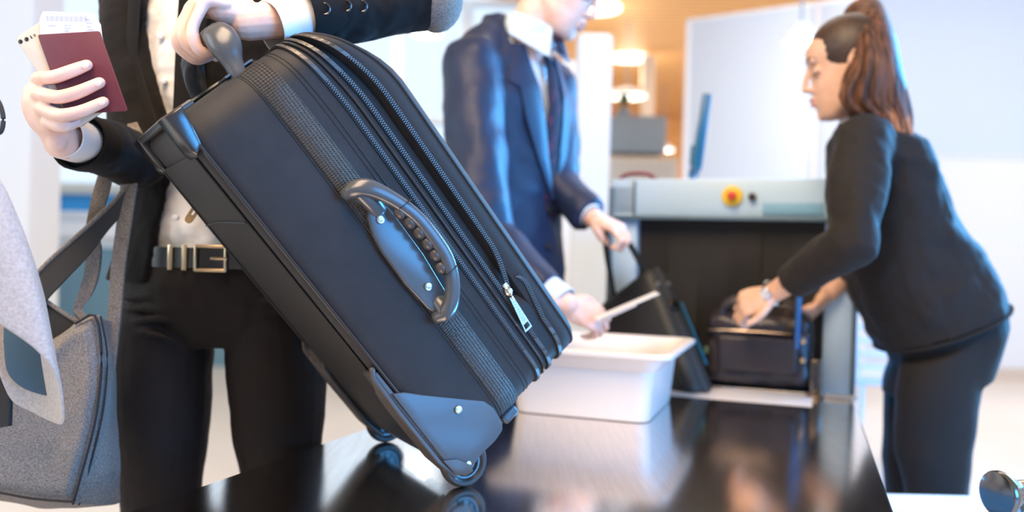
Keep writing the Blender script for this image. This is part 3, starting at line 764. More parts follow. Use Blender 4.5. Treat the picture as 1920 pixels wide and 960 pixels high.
# ================================================================== people: shared builders
def head(mb, O, F, U, h, neck_to, nr=.052, male=False):
    """O = axis point at chin level, F face direction, U up; adds skull, face, ears and neck to mb"""
    F, Rr, U = nrm(F), None, nrm(U); U = nrm(U-F*F.dot(U)); Rt = F.cross(U)
    def H(x, y, z): return Vector(O)+F*(x*h)+Rt*(y*h)+U*(z*h)
    jw = 1.1 if male else 1.0
    S_ = [(-.01, .30, .16, .10*jw), (.03, .37, .10, .16*jw), (.08, .385, .02, .20*jw), (.15, .39, -.08, .235*jw), (.22, .395, -.20, .26*jw), (.30, .40, -.32, .285), (.38, .395, -.39, .305), (.46, .38, -.43, .315), (.54, .372, -.46, .322), (.60, .385, -.475, .33),
          (.66, .405, -.475, .335), (.74, .395, -.47, .335), (.82, .35, -.44, .315), (.89, .28, -.38, .27), (.95, .18, -.28, .20), (.99, .06, -.15, .11)]
    R = []
    for z, f, b, w_ in S_:
        if b < 0: b *= .87
        c = (f+b)/2; a = (f-b)/2; r = []
        for k in range(28):
            t = 2*math.pi*k/28; cx, sy = math.cos(t), math.sin(t)
            wd = w_*(1-.16*max(0, cx))
            r.append(H(c+a*math.copysign(abs(cx)**.92, cx), wd*math.copysign(abs(sy)**.92, sy), z))
        R.append(r)
    mb.rings(R)
    ax = (F, Rt, U)
    mb.tube([H(.375, 0, .60), H(.422, 0, .50), H(.452, 0, .41), H(.460, 0, .365)], [.022*h, .028*h, .036*h, .036*h], ref=Rt, n=12, smooth=3)
    for s in (-1, 1):
        mb.ell(H(.410, .048*s, .348), ax, (.040*h, .030*h, .027*h), 10)
        mb.ell(H(.330, .15*s, .515), ax, (.045*h, .070*h, .045*h), 12)           # lowered lids
        mb.ell(H(.350, .14*s, .625), ax, (.042*h, .10*h, .035*h), 12)               # brow
        e = [H(-.03+.075*math.cos(a)-.02, (.335+.035*(1-math.cos(a))*.5)*s, .50+.12*math.sin(a)) for a in [2*math.pi*k/12 for k in range(13)]]
        mb.tube(e, .018*h, ref=Rt, n=8, rounded=False)
        mb.ell(H(-.04, .335*s, .50), ax, (.06*h, .022*h, .10*h), 12)
        mb.ell(H(-.01, .335*s, .40), ax, (.035*h, .022*h, .035*h), 10)
    mb.ell(H(.405, 0, .245), ax, (.034*h, .095*h, .024*h), 12)
    mb.ell(H(.395, 0, .195), ax, (.034*h, .080*h, .028*h), 12)
    mb.ell(H(.335, 0, .06), ax, (.06*h, .09*h, .06*h), 12)
    mb.tube([H(-.10, 0, .22), H(-.12, 0, .02), Vector(neck_to)], [(.23*h, .25*h), (nr, nr*1.02), (nr*1.15, nr*1.25)], ref=Rt, n=20, smooth=3)
    return H, (F, Rt, U)
def face_parts(H, ax, h, person, lips=True):
    mb = MB()
    for s in (-1, 1): 
        b = MB().tube([H(.380, .085*s, .640), H(.378, .13*s, .662), H(.318, .215*s, .645)], [(.007*h, .013*h), (.008*h, .015*h), (.004*h, .007*h)], ref=ax[1], n=8, smooth=4)
        b.build('eyebrow', M['brow'], person)
        l = MB().tube([H(.358, .085*s, .496), H(.366, .15*s, .482), H(.318, .215*s, .498)], .0065*h, ref=ax[1], n=8, smooth=4)
        l.build('eyelashes', M['brow'], person)
    if lips:
        mb = MB().ell(H(.412, 0, .245), ax, (.031*h, .085*h, .021*h), 14); mb.ell(H(.403, 0, .196), ax, (.031*h, .072*h, .026*h), 14)
        mb.build('lips', M['lip'], person)
FL = ((.040, .025, .021), (.044, .028, .022), (.041, .026, .021), (.032, .020, .019))
def hand(mb, W, F, Pn, side, curl, size=1.0, thumb=None, spread=.06, wrist_r=.025, nails=None):
    """W wrist, F direction of the metacarpals, Pn palm normal, side = +1/-1 thumb side along F x Pn"""
    F = nrm(F); Pn = nrm(Vector(Pn)-F*F.dot(Vector(Pn))); Sd = F.cross(Pn)*side
    s = size; W = Vector(W)
    def L(a, b, c): return W+F*(a*s)+Sd*(b*s)+Pn*(c*s)
    mb.tube([L(-.03, 0, 0), L(0, 0, 0), L(.03, .002, 0), L(.06, .001, 0), L(.083, 0, -.001)], [(wrist_r*s, .019*s), (wrist_r*s, .0175*s), (.034*s, .0175*s), (.041*s, .0150*s), (.040*s, .0115*s)], ref=Sd, n=20, smooth=3)
    mb.ell(L(.032, .018, .008), (F, Sd, Pn), (.030*s, .017*s, .014*s), 14)
    mb.ell(L(.035, -.022, .007), (F, Sd, Pn), (.032*s, .013*s, .011*s), 14)
    tips = []
    for i, off in enumerate((.0295, .0098, -.0105, -.0290)):
        a0 = L(.086-(.004, 0, .003, .011)[i], off, -.001)
        rr = (.0086, .0088, .0084, .0074)[i]*s
        sp = (1.3, .35, -.5, -1.5)[i]*spread
        p = a0; pts = [L(.055, off*.9, 0), a0]; ang = 0; rad = [rr*1.05, rr*1.12]
        for k in range(3):
            ang += math.radians(curl[i][k]); ln = FL[i][k]*s
            d = nrm(F+Sd*sp)*math.cos(ang)+Pn*math.sin(ang)
            if k: pass
            m = p+d*ln*.5; pts.append(m); rad.append(rr*(1-.04*k)*.95)
            p = p+d*ln; pts.append(p if k < 2 else p-d*rr*.8); rad.append(rr*(1.02-.08*k) if k < 2 else rr*.80)
        mb.tube(pts, rad, ref=Sd, n=14, smooth=3)
        tips.append((p, d, nrm(Sd.cross(d)*side)))
        if nails is not None:
            dn = nrm(F+Sd*sp)*(-math.sin(ang))*-1
            back = -(Pn*math.cos(ang)-nrm(F+Sd*sp)*math.sin(ang))
            nails.append((p-d*rr*1.1+back*rr*.72, d, Sd, back, rr))
    th = thumb or [(.018, .024, .006, .0130), (.045, .042, .016, .0125), (.070, .050, .024, .0105), (.092, .050, .030, .0085)]
    mb.tube([L(*t[:3]) for t in th], [t[3]*s for t in th], ref=Pn, n=14, smooth=4)
    return L, tips
def person(label, loc):
    return thing('person', label, 'person', loc)
def garment(name, mb, material, who, vox, sm=5, disp=None):
    o = mb.build(name, material, who); return remesh(o, vox, sm, disp)
def ering(c, rx, ry, yaw=0, n=32, z=None):
    """horizontal elliptical ring; yaw turns the wide axis"""
    c = Vector(c); X = Vector((math.cos(yaw), math.sin(yaw), 0)); Y = Vector((-X.y, X.x, 0))
    return [c+X*(rx*math.cos(2*math.pi*k/n))+Y*(ry*math.sin(2*math.pi*k/n)) for k in range(n)]
def cshell(mb, rings, th=.012, n=40):
    """open-fronted coat body. rings: (centre, rx, ry, yaw, angL, angR); angles measured from the front, opening between them"""
    R = []
    for c, rx, ry, yaw, aL, aR in rings:
        X = Vector((math.cos(yaw), math.sin(yaw), 0)); Fr = Vector((X.y, -X.x, 0)); c = Vector(c); o = []
        a0, a1 = math.radians(aR), math.radians(360+aL)
        for k in range(n):
            a = a0+(a1-a0)*k/(n-1); o.append(c+X*(rx*math.sin(a))+Fr*(ry*math.cos(a)))
        for k in range(n-1, -1, -1):
            a = a0+(a1-a0)*k/(n-1); o.append(c+X*((rx-th)*math.sin(a))+Fr*((ry-th)*math.cos(a)))
        R.append(o)
    return mb.rings(R)
def shoe(who, at, d, material):
    d = nrm(d); at = Vector(at); sd = Vector((-d.y, d.x, 0))
    mb = MB().tube([at-d*.06+Z3*.045, at+Z3*.045, at+d*.07+Z3*.034, at+d*.15+Z3*.026], [(.034, .042), (.036, .042), (.042, .030), (.030, .022)], ref=sd, n=18, smooth=4)
    mb.tube([at-d*.02+Z3*.04, at-d*.02+Z3*.12], [.036, .038], ref=sd, n=18)
    mb.prism([at-d*.10+sd*.03, at+d*.05+sd*.042, at+d*.16+sd*.03, at+d*.185, at+d*.16-sd*.03, at+d*.05-sd*.042, at-d*.10-sd*.03], Z3*.014, .003)
    return mb.build('shoe', material, who)
# ================================================================== the woman behind the suitcase
W1 = person('person in a black blazer and white shirt holding the suitcase handle and a passport', (-.545, 1.62, 0))
WX, WY = -.545, 1.615
nails = []
# --- body (one continuous surface)
mb = MB()
zs = lambda z: z
mb.rings([ering((WX, WY, z), rx, ry) for z, rx, ry in ((.86, .13, .085), (.95, .145, .085), (1.08, .125, .08), (1.22, .135, .085), (1.36, .145, .085), (1.46, .15, .075), (1.52, .10, .06), (1.56, .055, .05))])
mb.tube([(WX-.17, WY, 1.47), (WX+.17, WY, 1.47)], .05, n=16)
for s in (-1, 1):
    mb.tube([(WX+s*.085, WY, .92), (WX+s*.095, WY-.005, .50), (WX+s*.09, WY+.015, .28), (WX+s*.09, WY+.02, .075)], [.075, .05, .045, .030], n=14, smooth=3)
    mb.tube([(WX+s*.09, WY+.02, .06), (WX+s*.095, WY-.09, .035)], [(.03, .03), (.03, .02)], n=12)
Hf, hax = head(mb, (WX, WY+.0, 1.60), (.05, -.95, -.28), (0, -.2, 1), .232, (WX, WY+.01, 1.50))
# right arm: elbow beside the waist, forearm towards the camera
sh_r, el_r, wr_r = Vector((WX-.175, WY, 1.46)), P(268, 292, 1.50), P(113, 256, 1.272)
mb.tube([sh_r, (sh_r+el_r)/2+Vector((-.01, 0, 0)), el_r], [.045, .038, .034], n=14, smooth=3)
mb.tube([el_r, el_r.lerp(wr_r, .45), el_r.lerp(wr_r, .85), wr_r], [(.036, .034), (.034, .031), (.026, .022), (.026, .020)], ref=(0, 0, 1), n=16, smooth=3)
# hand holding the passport: explicit finger joints
def fing(pts, rad): mb.tube([P(*p) for p in pts], rad, ref=(0, 0, 1), n=14, smooth=4)
pw = P(110, 262, 1.272)
mb.tube([P(117, 275, 1.285), P(108, 250, 1.272), P(96, 225, 1.262), P(88, 195, 1.256), P(86, 168, 1.254)], [(.027, .019), (.028, .019), (.036, .019), (.038, .018), (.033, .015)], ref=(1, 0, -.2), n=20, smooth=4)
mb.tube([P(64, 170, 1.258), P(74, 205, 1.256), P(94, 238, 1.262)], [.011, .014, .016], n=12, smooth=3)
fing([(78, 205, 1.256), (70, 152, 1.252), (88, 146, 1.232), (106, 143, 1.2215), (137, 132, 1.2205), (163, 122, 1.2225)], [.0105, .0108, .0098, .0098, .0094, .0080])
fing([(84, 215, 1.256), (71, 178, 1.246), (90, 179, 1.228), (112, 182, 1.2185), (146, 173, 1.2175), (187, 155, 1.2215)], [.0105, .0108, .0100, .0100, .0096, .0080])
fing([(92, 230, 1.258), (78, 203, 1.244), (96, 211, 1.228), (117, 216, 1.2185), (152, 209, 1.2180), (194, 191, 1.2215)], [.0105, .0106, .0098, .0098, .0092, .0078])
fing([(100, 245, 1.260), (90, 228, 1.244), (108, 236, 1.234), (126, 236, 1.232), (150, 226, 1.244)], [.0100, .0098, .0090, .0084, .0074])
fing([(100, 240, 1.275), (112, 205, 1.288), (128, 175, 1.284), (140, 150, 1.276)], [.014, .013, .0115, .009])
# left arm: raised, forearm level, hand on the handle
sh_l, el_l, wr_l = Vector((WX+.175, WY, 1.47)), P(788, -8, 1.37), P(505, 38, 1.215)
mb.tube([sh_l, (sh_l+el_l)/2, el_l], [.045, .04, .036], n=14, smooth=3)
hc = C0(-.060, .129, -.14)       # middle of the gripped bar
wrist = P(462, 42, 1.205)
mb.tube([el_l, el_l.lerp(wr_l, .4), el_l.lerp(wr_l, .8), wr_l, wrist], [(.040, .038), (.039, .037), (.030, .027), (.0265, .0245), (.0265, .0235)], ref=(0, 0, 1), n=16, smooth=3)
# palm laid over the bar, knuckle row parallel to the bar, fingers wrapped round and under it
nn_ = 4; bar = nrm(C0(-.06, .129, -.24)-C0(-.06, .129, -.09))
gx = nrm(Vector((1, 0, 0))-bar*bar.x); gz = nrm(bar.cross(gx)); gz = gz if gz.z > 0 else -gz
def K(t, x, z): return C0(-.060, .129, -.082)+bar*t+gx*x+gz*z      # t along the bar, x right, z up, from the bar axis
mb.tube([wrist, K(.040, .045, .050), K(.040, .010, .052), K(.040, -.012, .046)], [(.0255, .022), (.030, .019), (.037, .0165), (.037, .0135)], ref=bar, n=20, smooth=4)
mb.ell(K(.02, .025, .038), (gx, bar, gz), (.030, .020, .016), 14)
for i, (t, ln, rr, o_) in enumerate(((.004, .88, .0084, -.002), (.0245, 1.0, .0094, .004), (.0455, 1.03, .0096, .007), (.066, 1.0, .0094, .006))):
    kz = .047+o_*.3
    pts = [K(t, .018, .046), K(t, -.010*ln-o_*.7, kz), K(t-.001, -.021*ln-o_*.7, kz-.016), K(t-.001, -.030*ln-o_*.7, kz-.038), K(t, -.029*ln-o_*.7, kz-.053), K(t, -.020*ln, kz-.066), K(t+.001, -.008, kz-.070), K(t+.001, .008, kz-.064)]
    mb.tube(pts, [rr*.85, rr*1.12, rr*.95, rr*.96, rr*1.08, rr*.93, rr*.9, rr*.75], ref=bar, n=14, smooth=4)
mb.tube([K(.075, .040, .040), K(.085, .030, .024), K(.085, .024, .004), K(.080, .020, -.010)], [.015, .0125, .0115, .009], ref=bar, n=14, smooth=4)
body = mb.build('body', M['skin'], W1); remesh(body, .0019, 3)
face_parts(Hf, hax, .232, W1)
for p, d, b in (((166, 121), (163-137, 122-132), None), ((190, 154), (187-146, 155-173), None), ((197, 190), (194-152, 191-209), None)):
    c = P(p[0]-6, p[1]+1.5, 1.2215-.0080)
    dd = nrm(P(p[0], p[1], 1.222)-P(p[0]-d[0], p[1]-d[1], 1.222)); up = nrm(Z3-dd*dd.z)
    MB().ell(c, (dd, up, dd.cross(up)), (.0056, .0048, .0013), 14).build('fingernail', M['nail'], W1)
# hair
mb = MB().ell(Hf(-.075, 0, .66), (nrm(hax[0]+hax[2]*.3), hax[1], nrm(hax[2]-hax[0]*.3)), (.435*.232, .365*.232, .39*.232), 28)
mb.tube([Hf(-.45, 0, .70), Hf(-.62, 0, .55), Hf(-.62, 0, .2), Hf(-.56, 0, -.1)], [(.03, .03), (.04, .035), (.045, .03), (.015, .01)], ref=hax[1], n=16, smooth=4)
mb.build('hair', M['hairdark'], W1)
# --- shirt
mb = MB()
mb.rings([ering((WX, WY, z), rx, ry) for z, rx, ry in ((.93, .172, .098), (1.0, .160, .096), (1.10, .152, .098), (1.20, .156, .104), (1.32, .165, .118), (1.42, .170, .112), (1.50, .13, .085), (1.545, .068, .062))])
for e, wv in ((el_r, wr_r), (el_l, wr_l)):
    dv = nrm(wv-e)
    c0 = wv-dv*.012
    mb.tube([e, c0-dv*.10], [.042, .036], n=18)
t_ = garment('shirt', mb, M['shirt'], W1, .004, 3, [(.06, .014), (.022, .004)])
for z in (1.05, 1.13, 1.21, 1.29, 1.37):
    c = Vector((-.622+(1.29-z)*.12, 0, z)); c.y = WY-.118*math.sqrt(max(.2, 1-((c.x-WX)/.165)**2))
    MB().cyl(c-Y3*.006, c+Y3*.004, .0055, 16, bev=.001).build('shirt_button', M['paper'], W1)
def cuff(a, b, r0, r1, name='shirt_cuff', m='shirt'):
    """open tube with real wall thickness"""
    a, b = Vector(a), Vector(b); t = nrm(b-a); t, x, y = frame(t, (0, 0, 1)); R = []
    for c, r in ((a, r0), (a.lerp(b, .5), (r0+r1)/2+.001), (b-t*.001, r1), (b, r1-.001), (b-t*.001, r1-.0025), (a, r0-.003)):
        R.append([c+x*(r*(1+.05*math.sin(3*q))*math.cos(q))+y*(r*math.sin(q)*1.06) for q in [2*math.pi*k/28 for k in range(28)]])
    return MB().rings(R).build(name, M[m], W1)
d_ = nrm(wr_r-el_r); cuff(wr_r-d_*.075, wr_r-d_*.006, .033, .0315)
d_ = nrm(wr_l-el_l); cuff(wr_l-d_*.10+Z3*-.006, wr_l-d_*.002-Z3*.010, .036, .038)
# --- blazer
def ang(px, Y, rx): 
    x = (px-960)/1600*Y; return math.degrees(math.asin(max(-.97, min(.97, (x-WX)/rx))))
rg = []
for z, rx, ry, pl_, pr_ in ((.935, .212, .125, 262, 478), (.975, .200, .120, 270, 455), (1.03, .186, .117, 282, 392), (1.08, .180, .117, 296, 366), (1.14, .178, .117, 311, 348), (1.19, .178, .120, 306, 338), (1.25, .176, .125, 287, 320), (1.31, .178, .132, 246, 316), (1.37, .180, .137, 233, 318), (1.43, .182, .134, 238, 322), (1.49, .176, .118, 232, 330), (1.535, .14, .095, 250, 340)):
    Yf = WY-ry; rg.append(((WX, WY, z), rx, ry, 0, ang(pl_, Yf, rx), ang(pr_, Yf, rx)))
mb = MB(); cshell(mb, rg, .013, 48)
mb.tube([(WX-.165, WY, 1.478), (WX-.09, WY+.01, 1.515)], [.068, .05], n=18)
mb.tube([(WX+.165, WY, 1.485), (WX+.09, WY+.01, 1.515)], [.068, .05], n=18)
def sleeve(mb, pts, rad, **k): mb.tube(pts, rad, n=22, smooth=4, **k)
d_ = nrm(wr_r-el_r)
sleeve(mb, [sh_r, (sh_r+el_r)/2+Vector((-.012, 0, 0)), el_r, el_r.lerp(wr_r, .5), wr_r-d_*.052], [.066, .058, .053, .047, .042], rounded=False)
d_ = nrm(wr_l-el_l)
sleeve(mb, [sh_l, (sh_l+el_l)/2, el_l], [.066, .062, .056])
sleeve(mb, [el_l, el_l.lerp(wr_l, .4), el_l.lerp(wr_l, .62), wr_l-d_*.060], [.056, .052, .048, .045], rounded=False)
garment('blazer', mb, M['blazer'], W1, .0045, 4, [(.10, .012), (.03, .005)])
# sleeve ends as turned hems
d_ = nrm(wr_r-el_r); cuff(wr_r-d_*.085, wr_r-d_*.040, .0445, .0445, 'sleeve_hem', 'blazer')
d_ = nrm(wr_l-el_l); cuff(wr_l-d_*.10, wr_l-d_*.046, .0475, .0480, 'sleeve_hem', 'blazer')
# lapels
for sgn, pxs in ((-1, ((238, 1.45, 1.478), (234, 1.34, 1.480), (262, 1.27, 1.482), (308, 1.17, 1.492))), (1, ((326, 1.45, 1.478), (320, 1.31, 1.477), (322, 1.23, 1.485), (346, 1.12, 1.495)))):
    R = []
    for i, (px, z, Y) in enumerate(pxs):
        x = (px-960)/1600*Y; wd = ((.022, .026, .030, .006) if sgn < 0 else (.055, .050, .034, .006))[i]*sgn
        yy = lambda x_: WY-.140*math.sqrt(max(.05, 1-((x_-WX)/.20)**2))
        R.append([Vector((x, yy(x)-.004, z)), Vector((x+wd*.5, yy(x+wd*.5)-.008, z+.002)), Vector((x+wd, yy(x+wd)-.006, z)), Vector((x+wd, yy(x+wd)+.002, z)), Vector((x, yy(x)+.006, z))])
    MB().rings(R).build('lapel', M['blazer'], W1)
# sleeve buttons and elbow patch on the raised arm
for px, py in ((608, 17), (648, 11), (678, 12)):
    t = (P(px, py, 1.25)); e = min(1, max(0, (px-505)/(788-505))); ax0 = wr_l.lerp(el_l, e)
    dir_ = ray(px, py); dir_.normalize()
    # meet the sleeve surface: closest approach minus its radius
    tt = (ax0-CC).dot(dir_); c = CC+dir_*(tt-.0580)
    n_ = nrm(CC-c+Z3*.25)
    b_ = MB().tube([c+n_*.001+nrm(n_.cross(Z3))*(.0078*math.cos(a))+nrm(n_.cross(nrm(n_.cross(Z3))))*(.0078*math.sin(a)) for a in [2*math.pi*k/24 for k in range(25)]], .0018, ref=n_, n=8, rounded=False)
    b_.cyl(c-n_*.006, c+n_*.0005, .0082, 24, bev=.001)
    for s in (-1, 1): b_.cyl(c+n_*.0005+Z3*.0016*s, c+n_*.0015+Z3*.0016*s, .0012, 8)
    b_.build('sleeve_button', M['piping'], W1)
mb = MB(); dv = nrm(wr_l-el_l); pc = el_l-dv*.004
mb.ell(pc+X3*.022-Z3*.004, (X3, Y3, Z3), (.044, .0545, .0545), 24)
mb.build('elbow_patch', M['felt'], W1)
# --- belt, trousers
def belt_ring(z0, z1, rx, ry, th):
    return [ering((WX, WY, z), rx+o, ry+o, n=48) for z, o in ((z0, 0), (z0, th), (z1, th), (z1, 0))]
MB().rings(belt_ring(.962, .998, .185, .110, .004)).build('belt', M['piping'], W1)
def on_belt(px, z, off=.003):
    x = (px-960)/1600*1.5; a = math.asin(max(-1, min(1, (x-WX)/.187))); return Vector((x, WY-(.114+off)*math.cos(a), z)), Vector((math.cos(a), math.sin(a)*.6, 0)).normalized()
bk = MB()
c, tx_ = on_belt(398, .980, .004); q = [c+tx_*a+Z3*b for a, b in ((-.028, -.021), (.024, -.021), (.024, .021), (-.028, .021), (-.028, -.021))]
for a, b in zip(q[:-1], q[1:]): bk.tube([a, b], .0032, n=10)
bk.tube([c+tx_*.0, c+tx_*.026-Y3*.002], .0026, n=8)
bk.build('belt_buckle', M['brass'], W1)
for px in (318, 346):
    c, tx_ = on_belt(px, .980, .003)
    MB().box(c, (tx_, tx_.cross(Z3), Z3), (.0095, .004, .045), .0015).build('belt_keeper', M['brass'], W1)
mb = MB()
mb.rings([ering((WX, WY, z), rx, ry) for z, rx, ry in ((.815, .10, .07), (.85, .165, .095), (.89, .188, .112), (.93, .192, .116), (.965, .186, .110), (.985, .180, .104))])
for s, pts in ((-1, ((312, 560, .070), (306, 600, .092), (302, 690, .097), (302, 780, .090), (302, 870, .078), (304, 960, .070), (305, 1120, .064), (305, 1300, .056), (306, 1395, .054))), (1, ((508, 560, .070), (514, 600, .090), (519, 690, .094), (522, 780, .086), (524, 870, .075), (526, 960, .068), (525, 1120, .064), (525, 1300, .056), (525, 1395, .054)))):
    mb.tube([P(x, y, WY) for x, y, r in pts], [r for *_, r in pts], ref=X3, n=26, smooth=3, rounded=False)
for x0, y0, x1, y1 in ((225, 578, 335, 590), (228, 605, 350, 602), (235, 622, 330, 640), (228, 560, 300, 562), (465, 560, 590, 575)):
    pts = []
    for k in range(6):
        t = k/5; px, py = x0+(x1-x0)*t, y0+(y1-y0)*t-5*math.sin(math.pi*t)
        cxp = 300 if px < 420 else 520; r = .104
        x = (px-960)/1600*WY; xc = (cxp-960)/1600*WY
        yy = WY-r*math.sqrt(max(.02, 1-((x-xc)/(r+.012))**2))
        pts.append(P(px, py, yy+.004))
    mb.tube([p_+Y3*.003 for p_ in pts], [.003, .0050, .006, .006, .005, .003], n=10, smooth=3)
garment('trousers', mb, M['trouser'], W1, .0038, 4, [(.16, .010), (.05, .005)])
for s, px in ((-1, 306), (1, 525)):
    c = P(px, 1400, WY); shoe(W1, (c.x, WY-.01, 0), (.08*s, -1, 0), M['piping'])
# ================================================================== the man in the navy suit
MN = person('person in a navy suit and dark tie gripping the olive-black case', (0, 2.42, 0))
MC = Vector((-.01, 2.42, 0)); MF = nrm((.80, -.60, 0)); ML = Vector((-MF.y, MF.x, 0)); MR = -ML; myaw = math.atan2(ML.y, ML.x)
def mp(f, l, z): return MC+MF*f+ML*l+Z3*z
mb = MB()
mb.rings([ering(mp(0, 0, z), rx, ry, myaw) for z, rx, ry in ((.85, .14, .10), (1.0, .14, .10), (1.2, .15, .105), (1.4, .16, .11), (1.52, .13, .08), (1.58, .07, .06))])
for s in (-1, 1):
    mb.tube([mp(0, .09*s, .9), mp(.01, .10*s, .5), mp(0, .10*s, .09)], [.08, .055, .035], n=14, smooth=3)
    mb.tube([mp(0, .1*s, .06), mp(.12, .11*s, .04)], [(.03, .03), (.03, .02)], n=12)
hh = .243
chin = P(1068, 76, 2.33)
hF, hU = nrm((.80, -.26, -.50)), nrm((.46, -.15, .86))
hO = chin-hF*(.37*hh)-hU*(.02*hh)
mH, max_ = head(mb, hO, hF, hU, hh, mp(.045, 0, 1.56), .060, True)
mshr, melr, mwr = mp(0, -.185, 1.505), P(915, 452, 2.12), P(1062, 572, 1.985)
mshl, mell, mwl = mp(0, .185, 1.505), P(1046, 345, 2.40), P(1112, 408, 2.30)
mb.tube([mshr, melr], [.05, .04], n=14); mb.tube([melr, melr.lerp(mwr, .4), mwr], [.04, .038, .029], n=14, smooth=3)
mb.tube([mshl, mell], [.05, .04], n=14); mb.tube([mell, mell.lerp(mwl, .4), mwl], [.04, .038, .028], n=14, smooth=3)
# near hand, holding a slip of paper between thumb and fingers
hand(mb, mwr, P(1112, 594, 2.0)-mwr, Vector((-.1, .75, -.65)), 1, [(30, 45, 25), (42, 60, 30), (50, 65, 35), (55, 70, 35)], 1.02,
     thumb=[(.018, .022, -.002, .013), (.045, .036, -.004, .0125), (.075, .036, .004, .0105), (.100, .028, .010, .0085)])
# far hand, closed round the case handle
hand(mb, mwl, P(1150, 424, 2.26)-mwl, Vector((-.2, .35, -1)), -1, [(25, 80, 60), (30, 85, 60), (35, 85, 60), (40, 85, 55)], 1.02,
     thumb=[(.018, .022, .004, .013), (.045, .034, .016, .0125), (.062, .026, .036, .0105), (.066, .008, .046, .0085)])
remesh(mb.build('body', M['skin'], MN), .0030, 9)
face_parts(mH, max_, hh, MN)
mb = MB().ell(mH(-.075, 0, .665), (nrm(max_[0]+max_[2]*.3), max_[1], nrm(max_[2]-max_[0]*.3)), (.43*hh, .36*hh, .39*hh), 28)
mb.build('hair', M['hairdark'], MN)
# shirt, collar, tie
mb = MB().rings([ering(mp(0, 0, z), rx, ry, myaw) for z, rx, ry in ((.95, .15, .115), (1.2, .155, .125), (1.4, .165, .130), (1.50, .14, .11), (1.58, .090, .082), (1.625, .078, .074))])
garment('shirt', mb, M['shirtblue'], MN, .006, 3, [(.06, .006)])
nb0 = mp(.045, 0, 1.56); up = nrm(mH(-.12, 0, .02)-nb0); nb = nb0+up*.040; CF = nrm(MF-up*MF.dot(up))
R = []
for t, r in ((0, .081), (.02, .080), (.047, .073), (.050, .072), (.047, .069), (0, .076)):
    R.append([nb+up*t+CF*(r*math.cos(q)*1.02)+ML*(r*math.sin(q)) for q in [2*math.pi*k/30 for k in range(30)]])
MB().rings(R, caps=False).build('shirt_collar', M['shirtblue'], MN)
for s in (-1, 1):
    ps = [nb+up*.052+CF*.074+ML*.014*s, nb+up*.056-CF*.01+ML*.080*s, nb-up*.004+CF*.0+ML*.098*s, nb-up*.030+CF*.112+ML*.050*s]
    MB().prism(ps, CF*.004+ML*.003*s, .0012).build('collar_wing', M['shirtblue'], MN)
def chest(z, l, off=0.0):     # a point on the front of the chest
    t = [(.95, .15, .118), (1.2, .158, .128), (1.4, .168, .134), (1.50, .14, .110), (1.57, .085, .085)]
    for a, b in zip(t[:-1], t[1:]):
        if a[0] <= z <= b[0]:
            k = (z-a[0])/(b[0]-a[0]); rx, ry = a[1]+(b[1]-a[1])*k, a[2]+(b[2]-a[2])*k; break
    else: rx, ry = t[-1][1:]
    return mp((ry+off)*math.sqrt(max(.02, 1-(l/rx)**2)), l, z)
R = []
for z, wd, of in ((1.545, .016, .020), (1.50, .026, .024), (1.40, .033, .016), (1.30, .038, .012), (1.18, .043, .010), (1.10, .045, .010)):
    R.append([chest(z, -wd, of), chest(z, -wd*.4, of+.007), chest(z, wd*.4, of+.007), chest(z, wd, of), chest(z, 0, of-.004)])
MB().rings(R).build('tie', M['tie'], MN)
MB().prism([nb+CF*.082+ML*.022+up*.030, nb+CF*.082-ML*.022+up*.030, nb+CF*.112-ML*.014-up*.012, nb+CF*.112+ML*.014-up*.012], CF*.012, .004).build('tie_knot', M['tie'], MN)
# jacket
rg = []
for z, rx, ry, a in ((.80, .205, .150, 1), (.88, .205, .148, 1), (1.0, .192, .142, 1), (1.12, .190, .143, 1), (1.16, .192, .145, 4), (1.24, .195, .148, 11), (1.32, .198, .150, 18), (1.40, .200, .148, 24), (1.47, .196, .138, 30), (1.53, .168, .118, 40), (1.58, .130, .102, 50), (1.625, .108, .092, 62), (1.665, .092, .084, 78)):
    rg.append((mp(-.004, 0, z), rx, ry, myaw, -a, a))
mb = MB(); cshell(mb, rg, .016, 48)
for s in (-1, 1): mb.tube([mp(-.005, .178*s, 1.512), mp(-.01, .11*s, 1.580), mp(-.01, .065*s, 1.632)], [.074, .052, .038], n=18)
sleeve(mb, [mshr, mshr.lerp(melr, .5)+MR*.012, melr], [.078, .078, .066]); sleeve(mb, [melr, melr.lerp(mwr, .5), melr.lerp(mwr, .80)], [.066, .056, .047], rounded=False)
sleeve(mb, [mshl, mshl.lerp(mell, .5), mell], [.076, .070, .062]); sleeve(mb, [mell, mell.lerp(mwl, .5), mell.lerp(mwl, .90)], [.062, .053, .046], rounded=False)
garment('jacket', mb, M['navy'], MN, .0065, 3, [(.14, .026), (.06, .006)])
for s in (-1, 1):
    R = []
    for z, l, wd in ((1.565, .070, .030), (1.50, .066, .062), (1.455, .058, .088), (1.44, .056, .066), (1.36, .044, .064), (1.26, .026, .046), (1.15, .004, .010)):
        def jk(z, l_, off): 
            rr = .198 if z < 1.45 else .198-(z-1.45)*.55; ryy = .150 if z < 1.42 else .150-(z-1.42)*.30
            return mp((ryy+off)*math.sqrt(max(.03, 1-(l_/rr)**2))-.004, l_, z)
        R.append([jk(z, l*s, .004), jk(z, (l+wd*.5)*s, .012), jk(z, (l+wd)*s, .010), jk(z, (l+wd)*s, -.004), jk(z, l*s, -.006)])
    MB().rings(R).build('lapel', M['navy'], MN)
for z in (1.12, 1.02):
    c = mp(.142, -.012, z); MB().cyl(c, c+MF*.006, .010, 20, bev=.0015).build('jacket_button', M['piping'], MN)
